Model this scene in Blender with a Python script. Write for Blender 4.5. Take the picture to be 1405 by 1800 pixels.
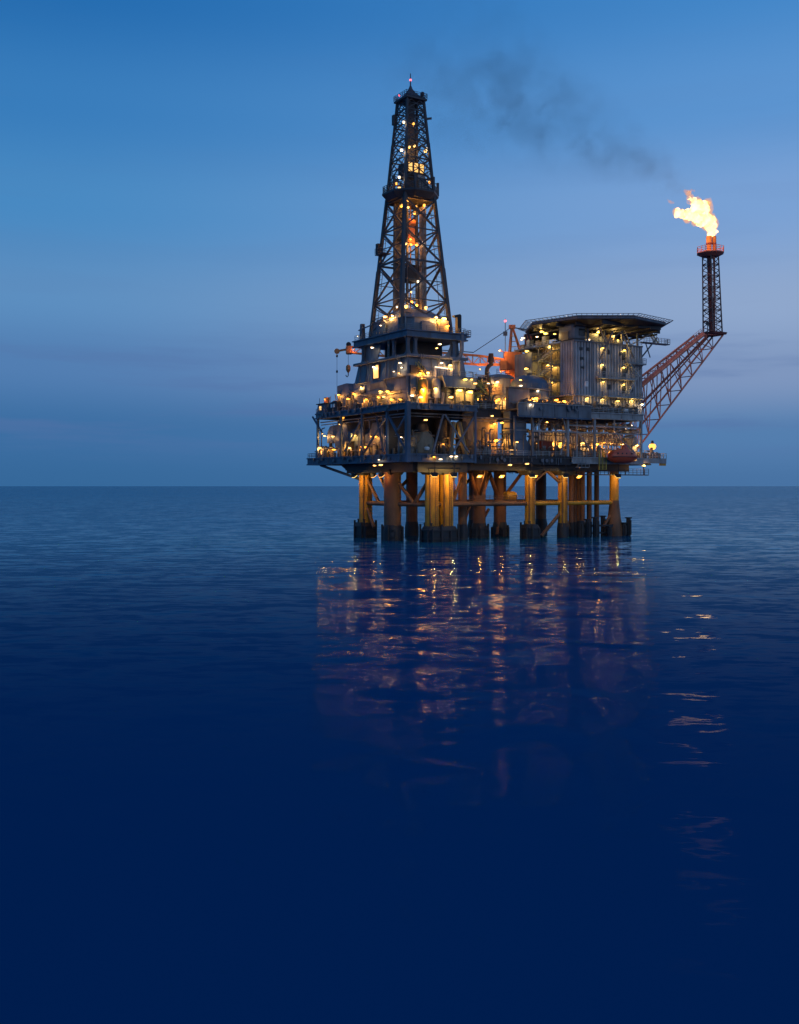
import bpy, bmesh, math, random
from mathutils import Vector, Matrix, noise
R = math.radians
scene = bpy.context.scene
for o in list(bpy.data.objects):
    bpy.data.objects.remove(o)
C = scene.collection

# ------------------------------------------------------------------ camera
CAMZ, FPX, CX, HY = 12.0, 1847.0, 702.5, 854.0
cam = bpy.data.cameras.new('camera')
camo = bpy.data.objects.new('camera', cam)
C.objects.link(camo)
camo.location = (0, 0, CAMZ)
camo.rotation_euler = (R(90), 0, 0)
cam.sensor_fit = 'VERTICAL'
cam.sensor_height = 24.0
cam.lens = 24.0 * FPX / 1800.0
cam.shift_y = -46.0 / 1800.0
cam.clip_start = 0.5
cam.clip_end = 80000
scene.camera = camo

# ------------------------------------------------------------------ sky
def lin(c):
    c = c / 255.0
    return c / 12.92 if c <= 0.04045 else ((c + 0.055) / 1.055) ** 2.4
def srgb(r, g, b, a=1.0):
    return (lin(r), lin(g), lin(b), a)

world = bpy.data.worlds.new('World')
scene.world = world
world.use_nodes = True
nt = world.node_tree
N, L = nt.nodes, nt.links
bg = N['Background']
tc = N.new('ShaderNodeTexCoord')
sep = N.new('ShaderNodeSeparateXYZ')
L.new(tc.outputs['Generated'], sep.inputs[0])
def ramp(stops):
    r = N.new('ShaderNodeValToRGB')
    r.color_ramp.interpolation = 'EASE'
    e = r.color_ramp.elements
    for i, (p, c) in enumerate(stops):
        if i < 2:
            e[i].position = p
        else:
            e.new(p)
    for i, (p, c) in enumerate(stops):
        e[i].position = p
        e[i].color = srgb(*c)
    L.new(sep.outputs['Z'], r.inputs[0])
    return r
west = ramp([(0.0, (54, 104, 154)), (0.05, (60, 110, 162)), (0.11, (82, 126, 178)), (0.17, (92, 142, 192)),
             (0.25, (72, 137, 194)), (0.33, (56, 124, 187)), (0.42, (34, 106, 174)), (1.0, (24, 88, 158))])
east = ramp([(0.0, (72, 114, 162)), (0.045, (84, 126, 174)), (0.10, (126, 150, 190)), (0.16, (143, 167, 204)),
             (0.25, (122, 161, 212)), (0.33, (92, 148, 208)), (0.42, (66, 134, 200)), (1.0, (24, 88, 158))])
mr = N.new('ShaderNodeMapRange')
mr.interpolation_type = 'SMOOTHSTEP'
mr.inputs[1].default_value = -0.36
mr.inputs[2].default_value = 0.38
L.new(sep.outputs['X'], mr.inputs[0])
mix = N.new('ShaderNodeMixRGB')
L.new(mr.outputs[0], mix.inputs[0])
L.new(west.outputs[0], mix.inputs[1])
L.new(east.outputs[0], mix.inputs[2])
# thin dusk cloud banks low over the horizon
mp = N.new('ShaderNodeMapping')
mp.inputs['Scale'].default_value = (3.0, 3.0, 30.0)
L.new(tc.outputs['Generated'], mp.inputs[0])
cn = N.new('ShaderNodeTexNoise')
cn.inputs['Scale'].default_value = 1.3
cn.inputs['Detail'].default_value = 5
cn.inputs['Roughness'].default_value = 0.55
L.new(mp.outputs[0], cn.inputs['Vector'])
cr = N.new('ShaderNodeMapRange')
cr.interpolation_type = 'SMOOTHSTEP'
cr.inputs[1].default_value = 0.48
cr.inputs[2].default_value = 0.66
L.new(cn.outputs[0], cr.inputs[0])
band = N.new('ShaderNodeValToRGB')
band.color_ramp.interpolation = 'EASE'
be = band.color_ramp.elements
be[0].position, be[0].color = 0.015, (0, 0, 0, 1)
be[1].position, be[1].color = 0.06, (1, 1, 1, 1)
b3 = be.new(0.10); b3.color = (.8, .8, .8, 1)
b4 = be.new(0.16); b4.color = (.12, .12, .12, 1)
b5 = be.new(0.5); b5.color = (.03, .03, .03, 1)
L.new(sep.outputs['Z'], band.inputs[0])
mm = N.new('ShaderNodeMath'); mm.operation = 'MULTIPLY'
L.new(cr.outputs[0], mm.inputs[0]); L.new(band.outputs[0], mm.inputs[1])
mm2 = N.new('ShaderNodeMath'); mm2.operation = 'MULTIPLY'; mm2.inputs[1].default_value = 0.5
L.new(mm.outputs[0], mm2.inputs[0])
cmix = N.new('ShaderNodeMixRGB')
cmix.inputs[2].default_value = srgb(84, 114, 166)
L.new(mm2.outputs[0], cmix.inputs[0]); L.new(mix.outputs[0], cmix.inputs[1])
L.new(cmix.outputs[0], bg.inputs[0])
bg.inputs[1].default_value = 1.0

# weak afterglow of the set sun, low behind and to the right of the viewer
sun = bpy.data.lights.new('sun', 'SUN')
sun.energy = 0.22
sun.angle = R(25)
sun.color = (1.0, 0.86, 0.74)
suno = bpy.data.objects.new('sun', sun)
C.objects.link(suno)
suno.rotation_euler = (R(72), 0, R(32))

scene.view_settings.view_transform = 'Standard'
scene.view_settings.look = 'None'
scene.view_settings.exposure = 0
scene.view_settings.gamma = 1
scene.cycles.max_bounces = 6
scene.cycles.diffuse_bounces = 2
scene.cycles.glossy_bounces = 3
scene.cycles.transmission_bounces = 2
scene.cycles.sample_clamp_indirect = 4.0

# ------------------------------------------------------------------ platform frame: u to the right face, v to the left face
TH = math.atan2(0.525, 0.851)
P0 = Vector((1.71, 218.0, 0.0))
cu, su = math.cos(TH), math.sin(TH)
def W(p):
    return Vector((P0.x + cu * p[0] - su * p[1], P0.y + su * p[0] + cu * p[1], p[2]))
def P(px, py, u=None, v=None):
    """survey: point of the platform seen at a pixel, on the plane u = const or v = const"""
    k = (px - CX) / FPX
    if v is not None:
        u = (k * (P0.y + cu * v) - P0.x + su * v) / (cu - k * su)
    else:
        v = (P0.x + cu * u - k * (P0.y + su * u)) / (su + k * cu)
    d = P0.y + su * u + cu * v
    return Vector((u, v, CAMZ + (HY - py) * d / FPX))
def U(px, v): return P(px, 0, v=v).x
def V(px, u): return P(px, 0, u=u).y

# ------------------------------------------------------------------ materials
MATS = {}
def mat(name, col, rough=0.6, metal=0.0, var=0.25, scale=0.35, dirt=0.35, dirtcol=(0.06, 0.035, 0.02), bump=0.15, spec=0.4):
    m = bpy.data.materials.new(name)
    m.use_nodes = True
    n, l = m.node_tree.nodes, m.node_tree.links
    b = n['Principled BSDF']
    b.inputs['Roughness'].default_value = rough
    b.inputs['Metallic'].default_value = metal
    b.inputs['Specular IOR Level'].default_value = spec
    g = n.new('ShaderNodeNewGeometry')
    n1 = n.new('ShaderNodeTexNoise'); n1.inputs['Scale'].default_value = scale; n1.inputs['Detail'].default_value = 4
    l.new(g.outputs['Position'], n1.inputs['Vector'])
    mpn = n.new('ShaderNodeMapping'); mpn.inputs['Scale'].default_value = (0.8, 0.8, 0.13)
    l.new(g.outputs['Position'], mpn.inputs[0])
    n2 = n.new('ShaderNodeTexNoise'); n2.inputs['Scale'].default_value = 1.1; n2.inputs['Detail'].default_value = 5; n2.inputs['Roughness'].default_value = 0.65
    l.new(mpn.outputs[0], n2.inputs['Vector'])
    r1 = n.new('ShaderNodeMapRange'); r1.inputs[1].default_value = 0.3; r1.inputs[2].default_value = 0.7
    r1.inputs[3].default_value = 1 - var; r1.inputs[4].default_value = 1 + var
    l.new(n1.outputs[0], r1.inputs[0])
    vm = n.new('ShaderNodeVectorMath'); vm.operation = 'SCALE'
    vm.inputs[0].default_value = col
    l.new(r1.outputs[0], vm.inputs['Scale'])
    r2 = n.new('ShaderNodeMapRange'); r2.inputs[1].default_value = 0.45; r2.inputs[2].default_value = 0.68
    r2.inputs[3].default_value = 0; r2.inputs[4].default_value = dirt
    l.new(n2.outputs[0], r2.inputs[0])
    mx = n.new('ShaderNodeMixRGB'); mx.inputs[2].default_value = (*dirtcol, 1)
    l.new(r2.outputs[0], mx.inputs[0]); l.new(vm.outputs[0], mx.inputs[1])
    l.new(mx.outputs[0], b.inputs['Base Color'])
    if bump:
        bp = n.new('ShaderNodeBump'); bp.inputs['Strength'].default_value = bump; bp.inputs['Distance'].default_value = 0.05
        l.new(n2.outputs[0], bp.inputs['Height']); l.new(bp.outputs[0], b.inputs['Normal'])
    MATS[name] = m
    return m
def emat(name, col, strength, sample=False):
    m = bpy.data.materials.new(name)
    m.use_nodes = True
    n, l = m.node_tree.nodes, m.node_tree.links
    b = n['Principled BSDF']
    b.inputs['Base Color'].default_value = (*col, 1)
    b.inputs['Emission Color'].default_value = (*col, 1)
    b.inputs['Emission Strength'].default_value = strength
    if not sample:
        m.cycles.emission_sampling = 'NONE'
    MATS[name] = m
    return m
mat('steel_blue', (0.068, 0.108, 0.162), 0.5, dirt=0.6, dirtcol=(0.07, 0.045, 0.03), bump=.3)
mat('steel_grey', (0.14, 0.155, 0.175), 0.55)
mat('steel_pale', (0.30, 0.30, 0.29), 0.55)
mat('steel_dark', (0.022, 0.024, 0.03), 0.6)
mat('derrick_steel', (0.058, 0.060, 0.066), 0.6, dirt=0.4, dirtcol=(0.07, 0.04, 0.025))
mat('wall_grey', (0.15, 0.168, 0.192), 0.6, dirt=0.45)
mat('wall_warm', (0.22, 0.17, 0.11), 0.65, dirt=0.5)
mat('cladding', (0.38, 0.38, 0.385), 0.5, metal=0.0, dirt=0.5)
mat('deck_plate', (0.08, 0.08, 0.08), 0.8, dirt=0.5)
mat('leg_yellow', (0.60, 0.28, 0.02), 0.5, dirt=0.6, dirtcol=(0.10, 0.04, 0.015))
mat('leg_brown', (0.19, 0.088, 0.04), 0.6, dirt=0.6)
mat('splash_zone', (0.020, 0.022, 0.028), 0.55, dirt=0.4, dirtcol=(0.03, 0.035, 0.025), bump=0.6)
mat('crane_orange', (0.85, 0.27, 0.08), 0.5, dirt=0.3)
mat('boom_red', (0.60, 0.19, 0.115), 0.55, dirt=0.3)
mat('flare_steel', (0.13, 0.085, 0.075), 0.6)  # reddish tint puts the flame's light into the tower steel
mat('tip_orange', (0.50, 0.19, 0.04), 0.55, dirt=0.5)
mat('riser_red', (0.20, 0.05, 0.035), 0.55)
mat('boat_red', (0.50, 0.085, 0.035), 0.35, dirt=0.15, var=0.12)
mat('rail_pale', (0.36, 0.36, 0.34), 0.5, dirt=0.2)
mat('rail_yellow', (0.58, 0.42, 0.07), 0.5, dirt=0.2)
mat('pipe_mix', (0.14, 0.12, 0.10), 0.45, scale=0.9, var=0.7, dirt=0.4)
mat('glass_dark', (0.02, 0.025, 0.03), 0.12, dirt=0.1, bump=0)
mat('sign_white', (0.78, 0.78, 0.75), 0.5, dirt=0.05)
mat('cable_black', (0.02, 0.02, 0.02), 0.6, bump=0)
LIGHTCOL = {'sodium': (1.0, 0.40, 0.06), 'warm': (1.0, 0.50, 0.14), 'yellow': (1.0, 0.60, 0.15), 'white': (1.0, 0.74, 0.45), 'red': (1.0, 0.1, 0.12)}
LAMPCOL = {'sodium': (1.0, 0.46, 0.08), 'warm': (1.0, 0.58, 0.20), 'yellow': (1.0, 0.66, 0.17),
           'white': (1.0, 0.80, 0.56), 'red': (1.0, 0.10, 0.12)}
emat('lens_sodium', LAMPCOL['sodium'], 2.0)
emat('lens_warm', LAMPCOL['warm'], 2.0)
emat('lens_yellow', LAMPCOL['yellow'], 1.9)
emat('lens_white', LAMPCOL['white'], 1.7)
emat('lens_red', LAMPCOL['red'], 5.0)
emat('window_lit', (1.0, 0.55, 0.15), 1.3)

# ------------------------------------------------------------------ mesh builder
class MB:
    def __init__(s):
        s.v, s.f = [], []
    def add(s, vs, fs):
        k = len(s.v)
        s.v += [Vector(p) for p in vs]
        s.f += [tuple(i + k for i in f) for f in fs]
        return s
    def box(s, x0, x1, y0, y1, z0, z1):
        return s.hexa([(x0, y0), (x1, y0), (x1, y1), (x0, y1)], z0, [(x0, y0), (x1, y0), (x1, y1), (x0, y1)], z1)
    def hexa(s, b, z0, t, z1):
        n = len(b)
        vs = [(x, y, z0) for x, y in b] + [(x, y, z1) for x, y in t]
        fs = [tuple(range(n))[::-1], tuple(range(n, 2 * n))] + [(i, (i + 1) % n, n + (i + 1) % n, n + i) for i in range(n)]
        return s.add(vs, fs)
    def extr(s, prof, axis, a, b):
        """prism of a profile in the plane (other axis, z), pushed along axis 'u' or 'v' from a to b"""
        n = len(prof)
        mk = (lambda q, t: (t, q[0], q[1])) if axis == 'u' else (lambda q, t: (q[0], t, q[1]))
        vs = [mk(q, a) for q in prof] + [mk(q, b) for q in prof]
        fs = [tuple(range(n))[::-1], tuple(range(n, 2 * n))] + [(i, (i + 1) % n, n + (i + 1) % n, n + i) for i in range(n)]
        return s.add(vs, fs)
    def bar(s, p, q, w, h=None):
        h = h or w
        p, q = Vector(p), Vector(q)
        d = (q - p)
        if d.length < 1e-6: return s
        d.normalize()
        up = Vector((0, 0, 1)) if abs(d.z) < 0.95 else Vector((1, 0, 0))
        a = d.cross(up).normalized() * (w / 2)
        b = a.cross(d).normalized() * (h / 2)
        vs = [c + x for c in (p, q) for x in (a + b, -a + b, -a - b, a - b)]
        return s.add(vs, [(0, 1, 2, 3), (7, 6, 5, 4), (0, 4, 5, 1), (1, 5, 6, 2), (2, 6, 7, 3), (3, 7, 4, 0)])
    def ring(s, c, d, r, n):
        d = Vector(d).normalized()
        up = Vector((0, 0, 1)) if abs(d.z) < 0.9 else Vector((1, 0, 0))
        a = d.cross(up).normalized(); b = a.cross(d)
        return [Vector(c) + (a * math.cos(t) + b * math.sin(t)) * r for t in [2 * math.pi * i / n for i in range(n)]]
    def loft(s, rings):
        n = len(rings[0])
        vs = [p for r in rings for p in r]
        fs = [tuple(range(n))[::-1], tuple(range((len(rings) - 1) * n, len(rings) * n))]
        for k in range(len(rings) - 1):
            fs += [(k * n + i, k * n + (i + 1) % n, (k + 1) * n + (i + 1) % n, (k + 1) * n + i) for i in range(n)]
        return s.add(vs, fs)
    def tube(s, p, q, r, r2=None, n=10):
        d = Vector(q) - Vector(p)
        return s.loft([s.ring(p, d, r, n), s.ring(q, d, r if r2 is None else r2, n)])
    def pipe(s, pts, r, n=8):
        pts = [Vector(p) for p in pts]
        rs = []
        for i, p in enumerate(pts):
            a = pts[max(i - 1, 0)]; b = pts[min(i + 1, len(pts) - 1)]
            rs.append(s.ring(p, b - a, r, n))
        # keep ring frames aligned
        for i in range(1, len(rs)):
            k = min(range(n), key=lambda j: (rs[i][j] - rs[i - 1][0] - (pts[i] - pts[i - 1])).length)
            rs[i] = rs[i][k:] + rs[i][:k]
        return s.loft(rs)
    def lathe(s, c, prof, n=20):
        return s.loft([[Vector((c[0] + r * math.cos(2 * math.pi * i / n), c[1] + r * math.sin(2 * math.pi * i / n), c[2] + z)) for i in range(n)] for r, z in prof])
    def hlathe(s, c, d, prof, n=18):
        """lathe along a horizontal direction d"""
        d = Vector(d).normalized()
        return s.loft([s.ring(Vector(c) + d * t, d, r, n) for r, t in prof])
    def rail(s, pts, h=1.1, step=2.0, t=0.08, mids=2):
        pts = [Vector(p) for p in pts]
        for a, b in zip(pts, pts[1:]):
            for k in range(mids + 1):
                z = h * (k + 1) / (mids + 1)
                s.bar(a + Vector((0, 0, z)), b + Vector((0, 0, z)), t)
            n = max(1, int(round((b - a).length / step)))
            for i in range(n + 1):
                p = a.lerp(b, i / n)
                s.bar(p, p + Vector((0, 0, h)), t)
        return s
    def stair(s, p, q, w, side):
        """flight from p to q; side = unit vector across"""
        p, q, side = Vector(p), Vector(q), Vector(side)
        for k in (-1, 1):
            s.bar(p + side * (w / 2 * k), q + side * (w / 2 * k), 0.1, 0.3)
            for i in range(5):
                c = p.lerp(q, i / 4) + side * (w / 2 * k)
                s.bar(c, c + Vector((0, 0, 1.0)), 0.06)
            s.bar(p + side * (w / 2 * k) + Vector((0, 0, 1)), q + side * (w / 2 * k) + Vector((0, 0, 1)), 0.08)
        n = max(3, int(abs(q.z - p.z) / 0.28))
        run = (q - p); run.z = 0
        run.normalize()
        for i in range(n):
            c = p.lerp(q, (i + 0.5) / n)
            s.bar(c - side * (w / 2 - .06), c + side * (w / 2 - .06), 0.26, 0.05)
        return s
    def corr(s, p0, p1, z0, z1, out, pitch=0.95, depth=0.30, thick=0.12):
        """corrugated sheet between plan points p0 and p1; out = plan normal"""
        p0, p1, out = Vector((*p0, 0)), Vector((*p1, 0)), Vector((*out, 0)).normalized()
        d = p1 - p0; Ln = d.length; d.normalize()
        n = max(2, int(round(Ln / pitch))); w = Ln / n
        pr = []
        for i in range(n):
            t = i * w
            pr += [(t, 0), (t + w * .42, 0), (t + w * .52, depth), (t + w * .90, depth)]
        pr.append((Ln, 0))
        k = len(pr)
        vs = []
        for z in (z0, z1):
            for t, o_ in pr:
                a = p0 + d * t + out * o_
                vs.append((a.x, a.y, z))
        fs = [(i, i + 1, k + i + 1, k + i) for i in range(k - 1)]
        m = len(vs)
        for z in (z0, z1):
            for q in (p0, p1):
                a = q - out * thick
                vs.append((a.x, a.y, z))
        fs += [(m + 1, m, m + 2, m + 3), (m, 0, k, m + 2), (k - 1, m + 1, m + 3, 2 * k - 1)]
        fs += [tuple([m] + [m + 1] + list(range(k - 1, -1, -1))), tuple(list(range(k, 2 * k)) + [m + 3, m + 2])]
        return s.add(vs, fs)
    def build(s, name, material, parent=None, kind=None, smooth=False, bevel=0.0):
        t = parent
        while t is not None and t.parent is not None:
            t = t.parent
        base = Vector(t['_b']) if t is not None and '_b' in t else Vector((0, 0, 0))
        me = bpy.data.meshes.new(name)
        me.from_pydata([p - base for p in s.v], [], s.f)
        bm = bmesh.new(); bm.from_mesh(me)
        bmesh.ops.recalc_face_normals(bm, faces=bm.faces)
        bm.to_mesh(me); bm.free()
        if smooth:
            me.shade_smooth()
            me.set_sharp_from_angle(angle=R(38))
        me.materials.append(MATS[material])
        o = bpy.data.objects.new(name, me)
        C.objects.link(o)
        o.parent = parent
        if bevel:
            b = o.modifiers.new('bevel', 'BEVEL'); b.width = bevel; b.segments = 1; b.limit_method = 'ANGLE'
        if kind: o['kind'] = kind
        return o

THINGS = []
def thing(name, label, cat, base, group=None, kind=None):
    o = bpy.data.objects.new(name, None)
    C.objects.link(o)
    o.location = W(base)
    o.rotation_euler = (0, 0, TH)
    o.empty_display_size = 0.5
    o['_b'] = tuple(base)
    if label: o['label'] = label
    if cat: o['category'] = cat
    if group: o['group'] = group
    if kind: o['kind'] = kind
    THINGS.append(o)
    return o

# ------------------------------------------------------------------ lamps (each a part of what carries it; its light belongs to it)
_lm = {}
def _lamp_meshes(shape, kind):
    if (shape, kind) in _lm: return _lm[(shape, kind)]
    def mk(n, mb, m):
        me = bpy.data.meshes.new(n)
        me.from_pydata(mb.v, [], mb.f)
        me.materials.append(MATS[m])
        return me
    h, l = MB(), MB()
    if shape == 'wall':        # bulkhead lamp, lens out and down (faces local -y)
        h.extr([(0.0, 0.30), (-0.55, 0.24), (-0.62, 0.12), (-0.10, 0.02), (0.0, -0.30)], 'u', -0.48, 0.48)
        l.extr([(-0.11, 0.0), (-0.60, 0.10), (-0.58, -0.10), (-0.40, -0.20), (-0.14, -0.18)], 'u', -0.42, 0.42)
    elif shape == 'globe':
        h.tube((0, 0, 0.15), (0, 0, 0.5), 0.16, 0.10, 8)
        l.lathe((0, 0, 0), [(0.05, -0.36), (0.26, -0.28), (0.36, -0.04), (0.27, 0.16), (0.15, 0.2)], 10)
    elif shape == 'flood':     # big floodlight
        h.extr([(0.25, 0.5), (-0.5, 0.62), (-0.7, 0.2), (0.1, -0.4)], 'u', -0.75, 0.75)
        l.extr([(-0.72, 0.18), (-0.78, 0.05), (0.03, -0.52), (0.09, -0.41)], 'u', -0.65, 0.65)
    _lm[(shape, kind)] = (mk('lamp', h, 'steel_dark'), mk('lens', l, 'lens_' + kind))
    return _lm[(shape, kind)]
_ld = {}
def _light(kind, power, rad):
    k = (kind, power, rad)
    if k not in _ld:
        d = bpy.data.lights.new('lamp_light', 'POINT')
        d.energy = power; d.color = LIGHTCOL[kind]; d.shadow_soft_size = rad
        _ld[k] = d
    return _ld[k]
FACE = {'F': 0.0, 'L': -math.pi / 2, 'R': math.pi / 2, 'B': math.pi}
def lamp(t, pos, face='F', kind='sodium', power=150, shape='wall', size=1.0, name='lamp', off=0.75):
    pos = Vector(pos)
    if shape == 'wall': power = power * {'sodium': 2.4, 'warm': 1.9, 'yellow': 1.2}.get(kind, 1.0)
    vr = (math.sin(pos.x * 12.9 + pos.y * 78.2 + pos.z * 37.7) * 43758.5) % 1.0
    if name == 'lamp' and shape != 'flood':
        size *= .62 + .55 * vr
        power = round(power * (.6 + .8 * ((vr * 7.3) % 1.0)) / 10) * 10 if power > 20 else power
    base = Vector(t['_b'])
    hm, lm_ = _lamp_meshes(shape, kind)
    o = bpy.data.objects.new(name, hm); C.objects.link(o); o.parent = t
    o.location = pos - base; o.rotation_euler = (0, 0, FACE[face]); o.scale = (size,) * 3
    e = bpy.data.objects.new('lens', lm_); C.objects.link(e); e.parent = o
    if power:
        g = bpy.data.objects.new('lamp_light', _light(kind, power, 0.22)); C.objects.link(g); g.parent = o
        g.location = (0, -off, -0.35) if shape != 'globe' else (0, 0, -0.5)
    return o
def lamps(t, lst, face, plane, kind='sodium', power=150, shape='wall', size=1.0):
    for it in lst:
        px, py = it[0], it[1]
        kd = it[2] if len(it) > 2 else kind
        pw = it[3] if len(it) > 3 else power
        pos = P(px, py, u=plane) if face == 'L' else P(px, py, v=plane)
        lamp(t, pos, face, kd, pw, shape, size)

# ================================================================== SEA
def sea_material():
    m = bpy.data.materials.new('sea_water'); m.use_nodes = True
    n, l = m.node_tree.nodes, m.node_tree.links
    n.remove(n['Principled BSDF'])
    body = n.new('ShaderNodeBsdfDiffuse'); body.inputs['Color'].default_value = (0.002, 0.068, 0.165, 1)
    gloss = n.new('ShaderNodeBsdfGlossy'); gloss.inputs['Color'].default_value = (0.76, 0.92, 0.94, 1)
    gloss.inputs['Roughness'].default_value = 0.075
    fr = n.new('ShaderNodeFresnel'); fr.inputs['IOR'].default_value = 1.333
    fp_ = n.new('ShaderNodeMath'); fp_.operation = 'POWER'; fp_.inputs[1].default_value = 4.2
    l.new(fr.outputs[0], fp_.inputs[0])
    fm = n.new('ShaderNodeMath'); fm.operation = 'MULTIPLY'; fm.inputs[1].default_value = 1.9
    l.new(fp_.outputs[0], fm.inputs[0])
    fc = n.new('ShaderNodeMath'); fc.operation = 'SMOOTH_MIN'; fc.inputs[1].default_value = 0.5; fc.inputs[2].default_value = 0.25
    l.new(fm.outputs[0], fc.inputs[0])
    mxs = n.new('ShaderNodeMixShader')
    l.new(fc.outputs[0], mxs.inputs[0]); l.new(body.outputs[0], mxs.inputs[1]); l.new(gloss.outputs[0], mxs.inputs[2])
    l.new(mxs.outputs[0], n['Material Output'].inputs['Surface'])
    g = n.new('ShaderNodeNewGeometry')
    def nz(scale, sc, detail, rough=0.55):
        mpn = n.new('ShaderNodeMapping'); mpn.inputs['Scale'].default_value = sc
        mpn.inputs['Rotation'].default_value = (0, 0, R(12))
        l.new(g.outputs['Position'], mpn.inputs[0])
        t = n.new('ShaderNodeTexNoise'); t.inputs['Scale'].default_value = scale
        t.inputs['Detail'].default_value = detail; t.inputs['Roughness'].default_value = rough
        l.new(mpn.outputs[0], t.inputs['Vector'])
        return t
    a = nz(0.24, (0.5, 1.1, 1), 3, 0.55)
    c = nz(0.8, (0.5, 1.15, 1), 3.0, 0.55)
    d = nz(0.012, (0.5, 1.5, 1), 2)
    def vmath(op, x, y):
        q = n.new('ShaderNodeVectorMath'); q.operation = op
        for i, w in enumerate((x, y)):
            if isinstance(w, tuple): q.inputs[i].default_value = w
            elif w is not None: l.new(w, q.inputs[i])
        return q
    sa = vmath('MULTIPLY', vmath('SUBTRACT', a.outputs['Color'], (.5, .5, .5)).outputs[0], (.20, 1.0, 0))
    sc = vmath('MULTIPLY', vmath('SUBTRACT', c.outputs['Color'], (.5, .5, .5)).outputs[0], (.24, 1.0, 0))
    sm = vmath('ADD', sa.outputs[0], sc.outputs[0])
    # gusts ruffle some reaches more than others; the lee of the platform is calmer than the open sea
    r = n.new('ShaderNodeMapRange'); r.inputs[1].default_value = 0.35; r.inputs[2].default_value = 0.65
    r.inputs[3].default_value = 0.7; r.inputs[4].default_value = 1.25
    l.new(d.outputs[0], r.inputs[0])
    ds = vmath('DISTANCE', g.outputs['Position'], (30.0, 190.0, 0.0))
    far = n.new('ShaderNodeMapRange'); far.interpolation_type = 'SMOOTHSTEP'
    far.inputs[1].default_value = 150; far.inputs[2].default_value = 1400
    far.inputs[3].default_value = 0.52; far.inputs[4].default_value = 1.4
    l.new(ds.outputs['Value'], far.inputs[0])
    mu = n.new('ShaderNodeMath'); mu.operation = 'MULTIPLY'
    l.new(r.outputs[0], mu.inputs[0]); l.new(far.outputs[0], mu.inputs[1])
    sl = n.new('ShaderNodeVectorMath'); sl.operation = 'SCALE'
    l.new(sm.outputs[0], sl.inputs[0]); l.new(mu.outputs[0], sl.inputs['Scale'])
    nv = vmath('NORMALIZE', vmath('ADD', sl.outputs[0], (0.0, 0.0, 1.0)).outputs[0], None)
    l.new(nv.outputs[0], gloss.inputs['Normal'])
    MATS['sea_water'] = m
sea_material()
mb = MB()
NA = 96
radii = [0.0] + [8 * 1.16 ** k for k in range(58)]
vs, fs = [(0, 120, 0)], []
for r in radii[1:]:
    vs += [(r * math.cos(2 * math.pi * i / NA), 120 + r * math.sin(2 * math.pi * i / NA), 0) for i in range(NA)]
fs += [(0, 1 + i, 1 + (i + 1) % NA) for i in range(NA)]
for k in range(len(radii) - 2):
    a, b = 1 + k * NA, 1 + (k + 1) * NA
    fs += [(a + i, b + i, b + (i + 1) % NA, a + (i + 1) % NA) for i in range(NA)]
mb.add(vs, fs)
sea = mb.build('sea', 'sea_water')
sea['kind'] = 'structure'

# ================================================================== SUPPORT JACKET
ZC, ZM = 18.6, 29.2
jk = thing('support_jacket', 'yellow and brown tubular legs and braces carrying the platform above the sea', 'platform legs', (30, 14, 0))
LEGS = [ # u, v, radius, material
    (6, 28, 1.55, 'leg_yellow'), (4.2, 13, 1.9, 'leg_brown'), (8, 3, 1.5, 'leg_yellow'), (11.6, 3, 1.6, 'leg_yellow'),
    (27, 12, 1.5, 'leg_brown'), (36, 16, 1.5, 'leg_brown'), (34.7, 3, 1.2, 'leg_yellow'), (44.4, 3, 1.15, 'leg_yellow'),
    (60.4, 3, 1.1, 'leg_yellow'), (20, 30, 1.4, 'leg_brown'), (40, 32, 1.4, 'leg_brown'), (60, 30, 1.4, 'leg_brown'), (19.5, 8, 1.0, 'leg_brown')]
for (u, v, r, m) in LEGS:
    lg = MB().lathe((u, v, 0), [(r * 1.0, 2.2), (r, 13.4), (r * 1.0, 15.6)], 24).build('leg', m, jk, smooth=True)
    for zz in (5.4, 9.4, 12.4):
        MB().lathe((u, v, 0), [(r * 1.05, zz), (r * 1.05, zz + .22)], 24).build('weld_band', m, lg, smooth=True)
    MB().lathe((u, v, 0), [(r * 1.22, -6), (r * 1.22, 2.0), (r * 1.06, 3.3), (r * 1.02, 3.4)], 24).build('splash_collar', 'splash_zone', lg, smooth=True)
for (u, v, r) in [(6, 28, 1.55), (8, 3, 1.5), (11.6, 3, 1.6), (34.7, 3, 1.2), (44.4, 3, 1.15)]:
    k = MB()
    for d in (-.25, .25):
        k.bar((u + d, v - r - .18, 2.6), (u + d, v - r - .18, 15), .09)
    for q in range(30):
        k.bar((u - .25, v - r - .18, 2.9 + q * .4), (u + .25, v - r - .18, 2.9 + q * .4), .05)
    k.build('leg_ladder', 'leg_brown', jk)
    MB().tube((u - r * .8, v - r * .75, 2.5), (u - r * .8, v - r * .75, 15.2), .14, n=8).build('leg_pipe', 'leg_brown', jk, smooth=True)
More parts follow.
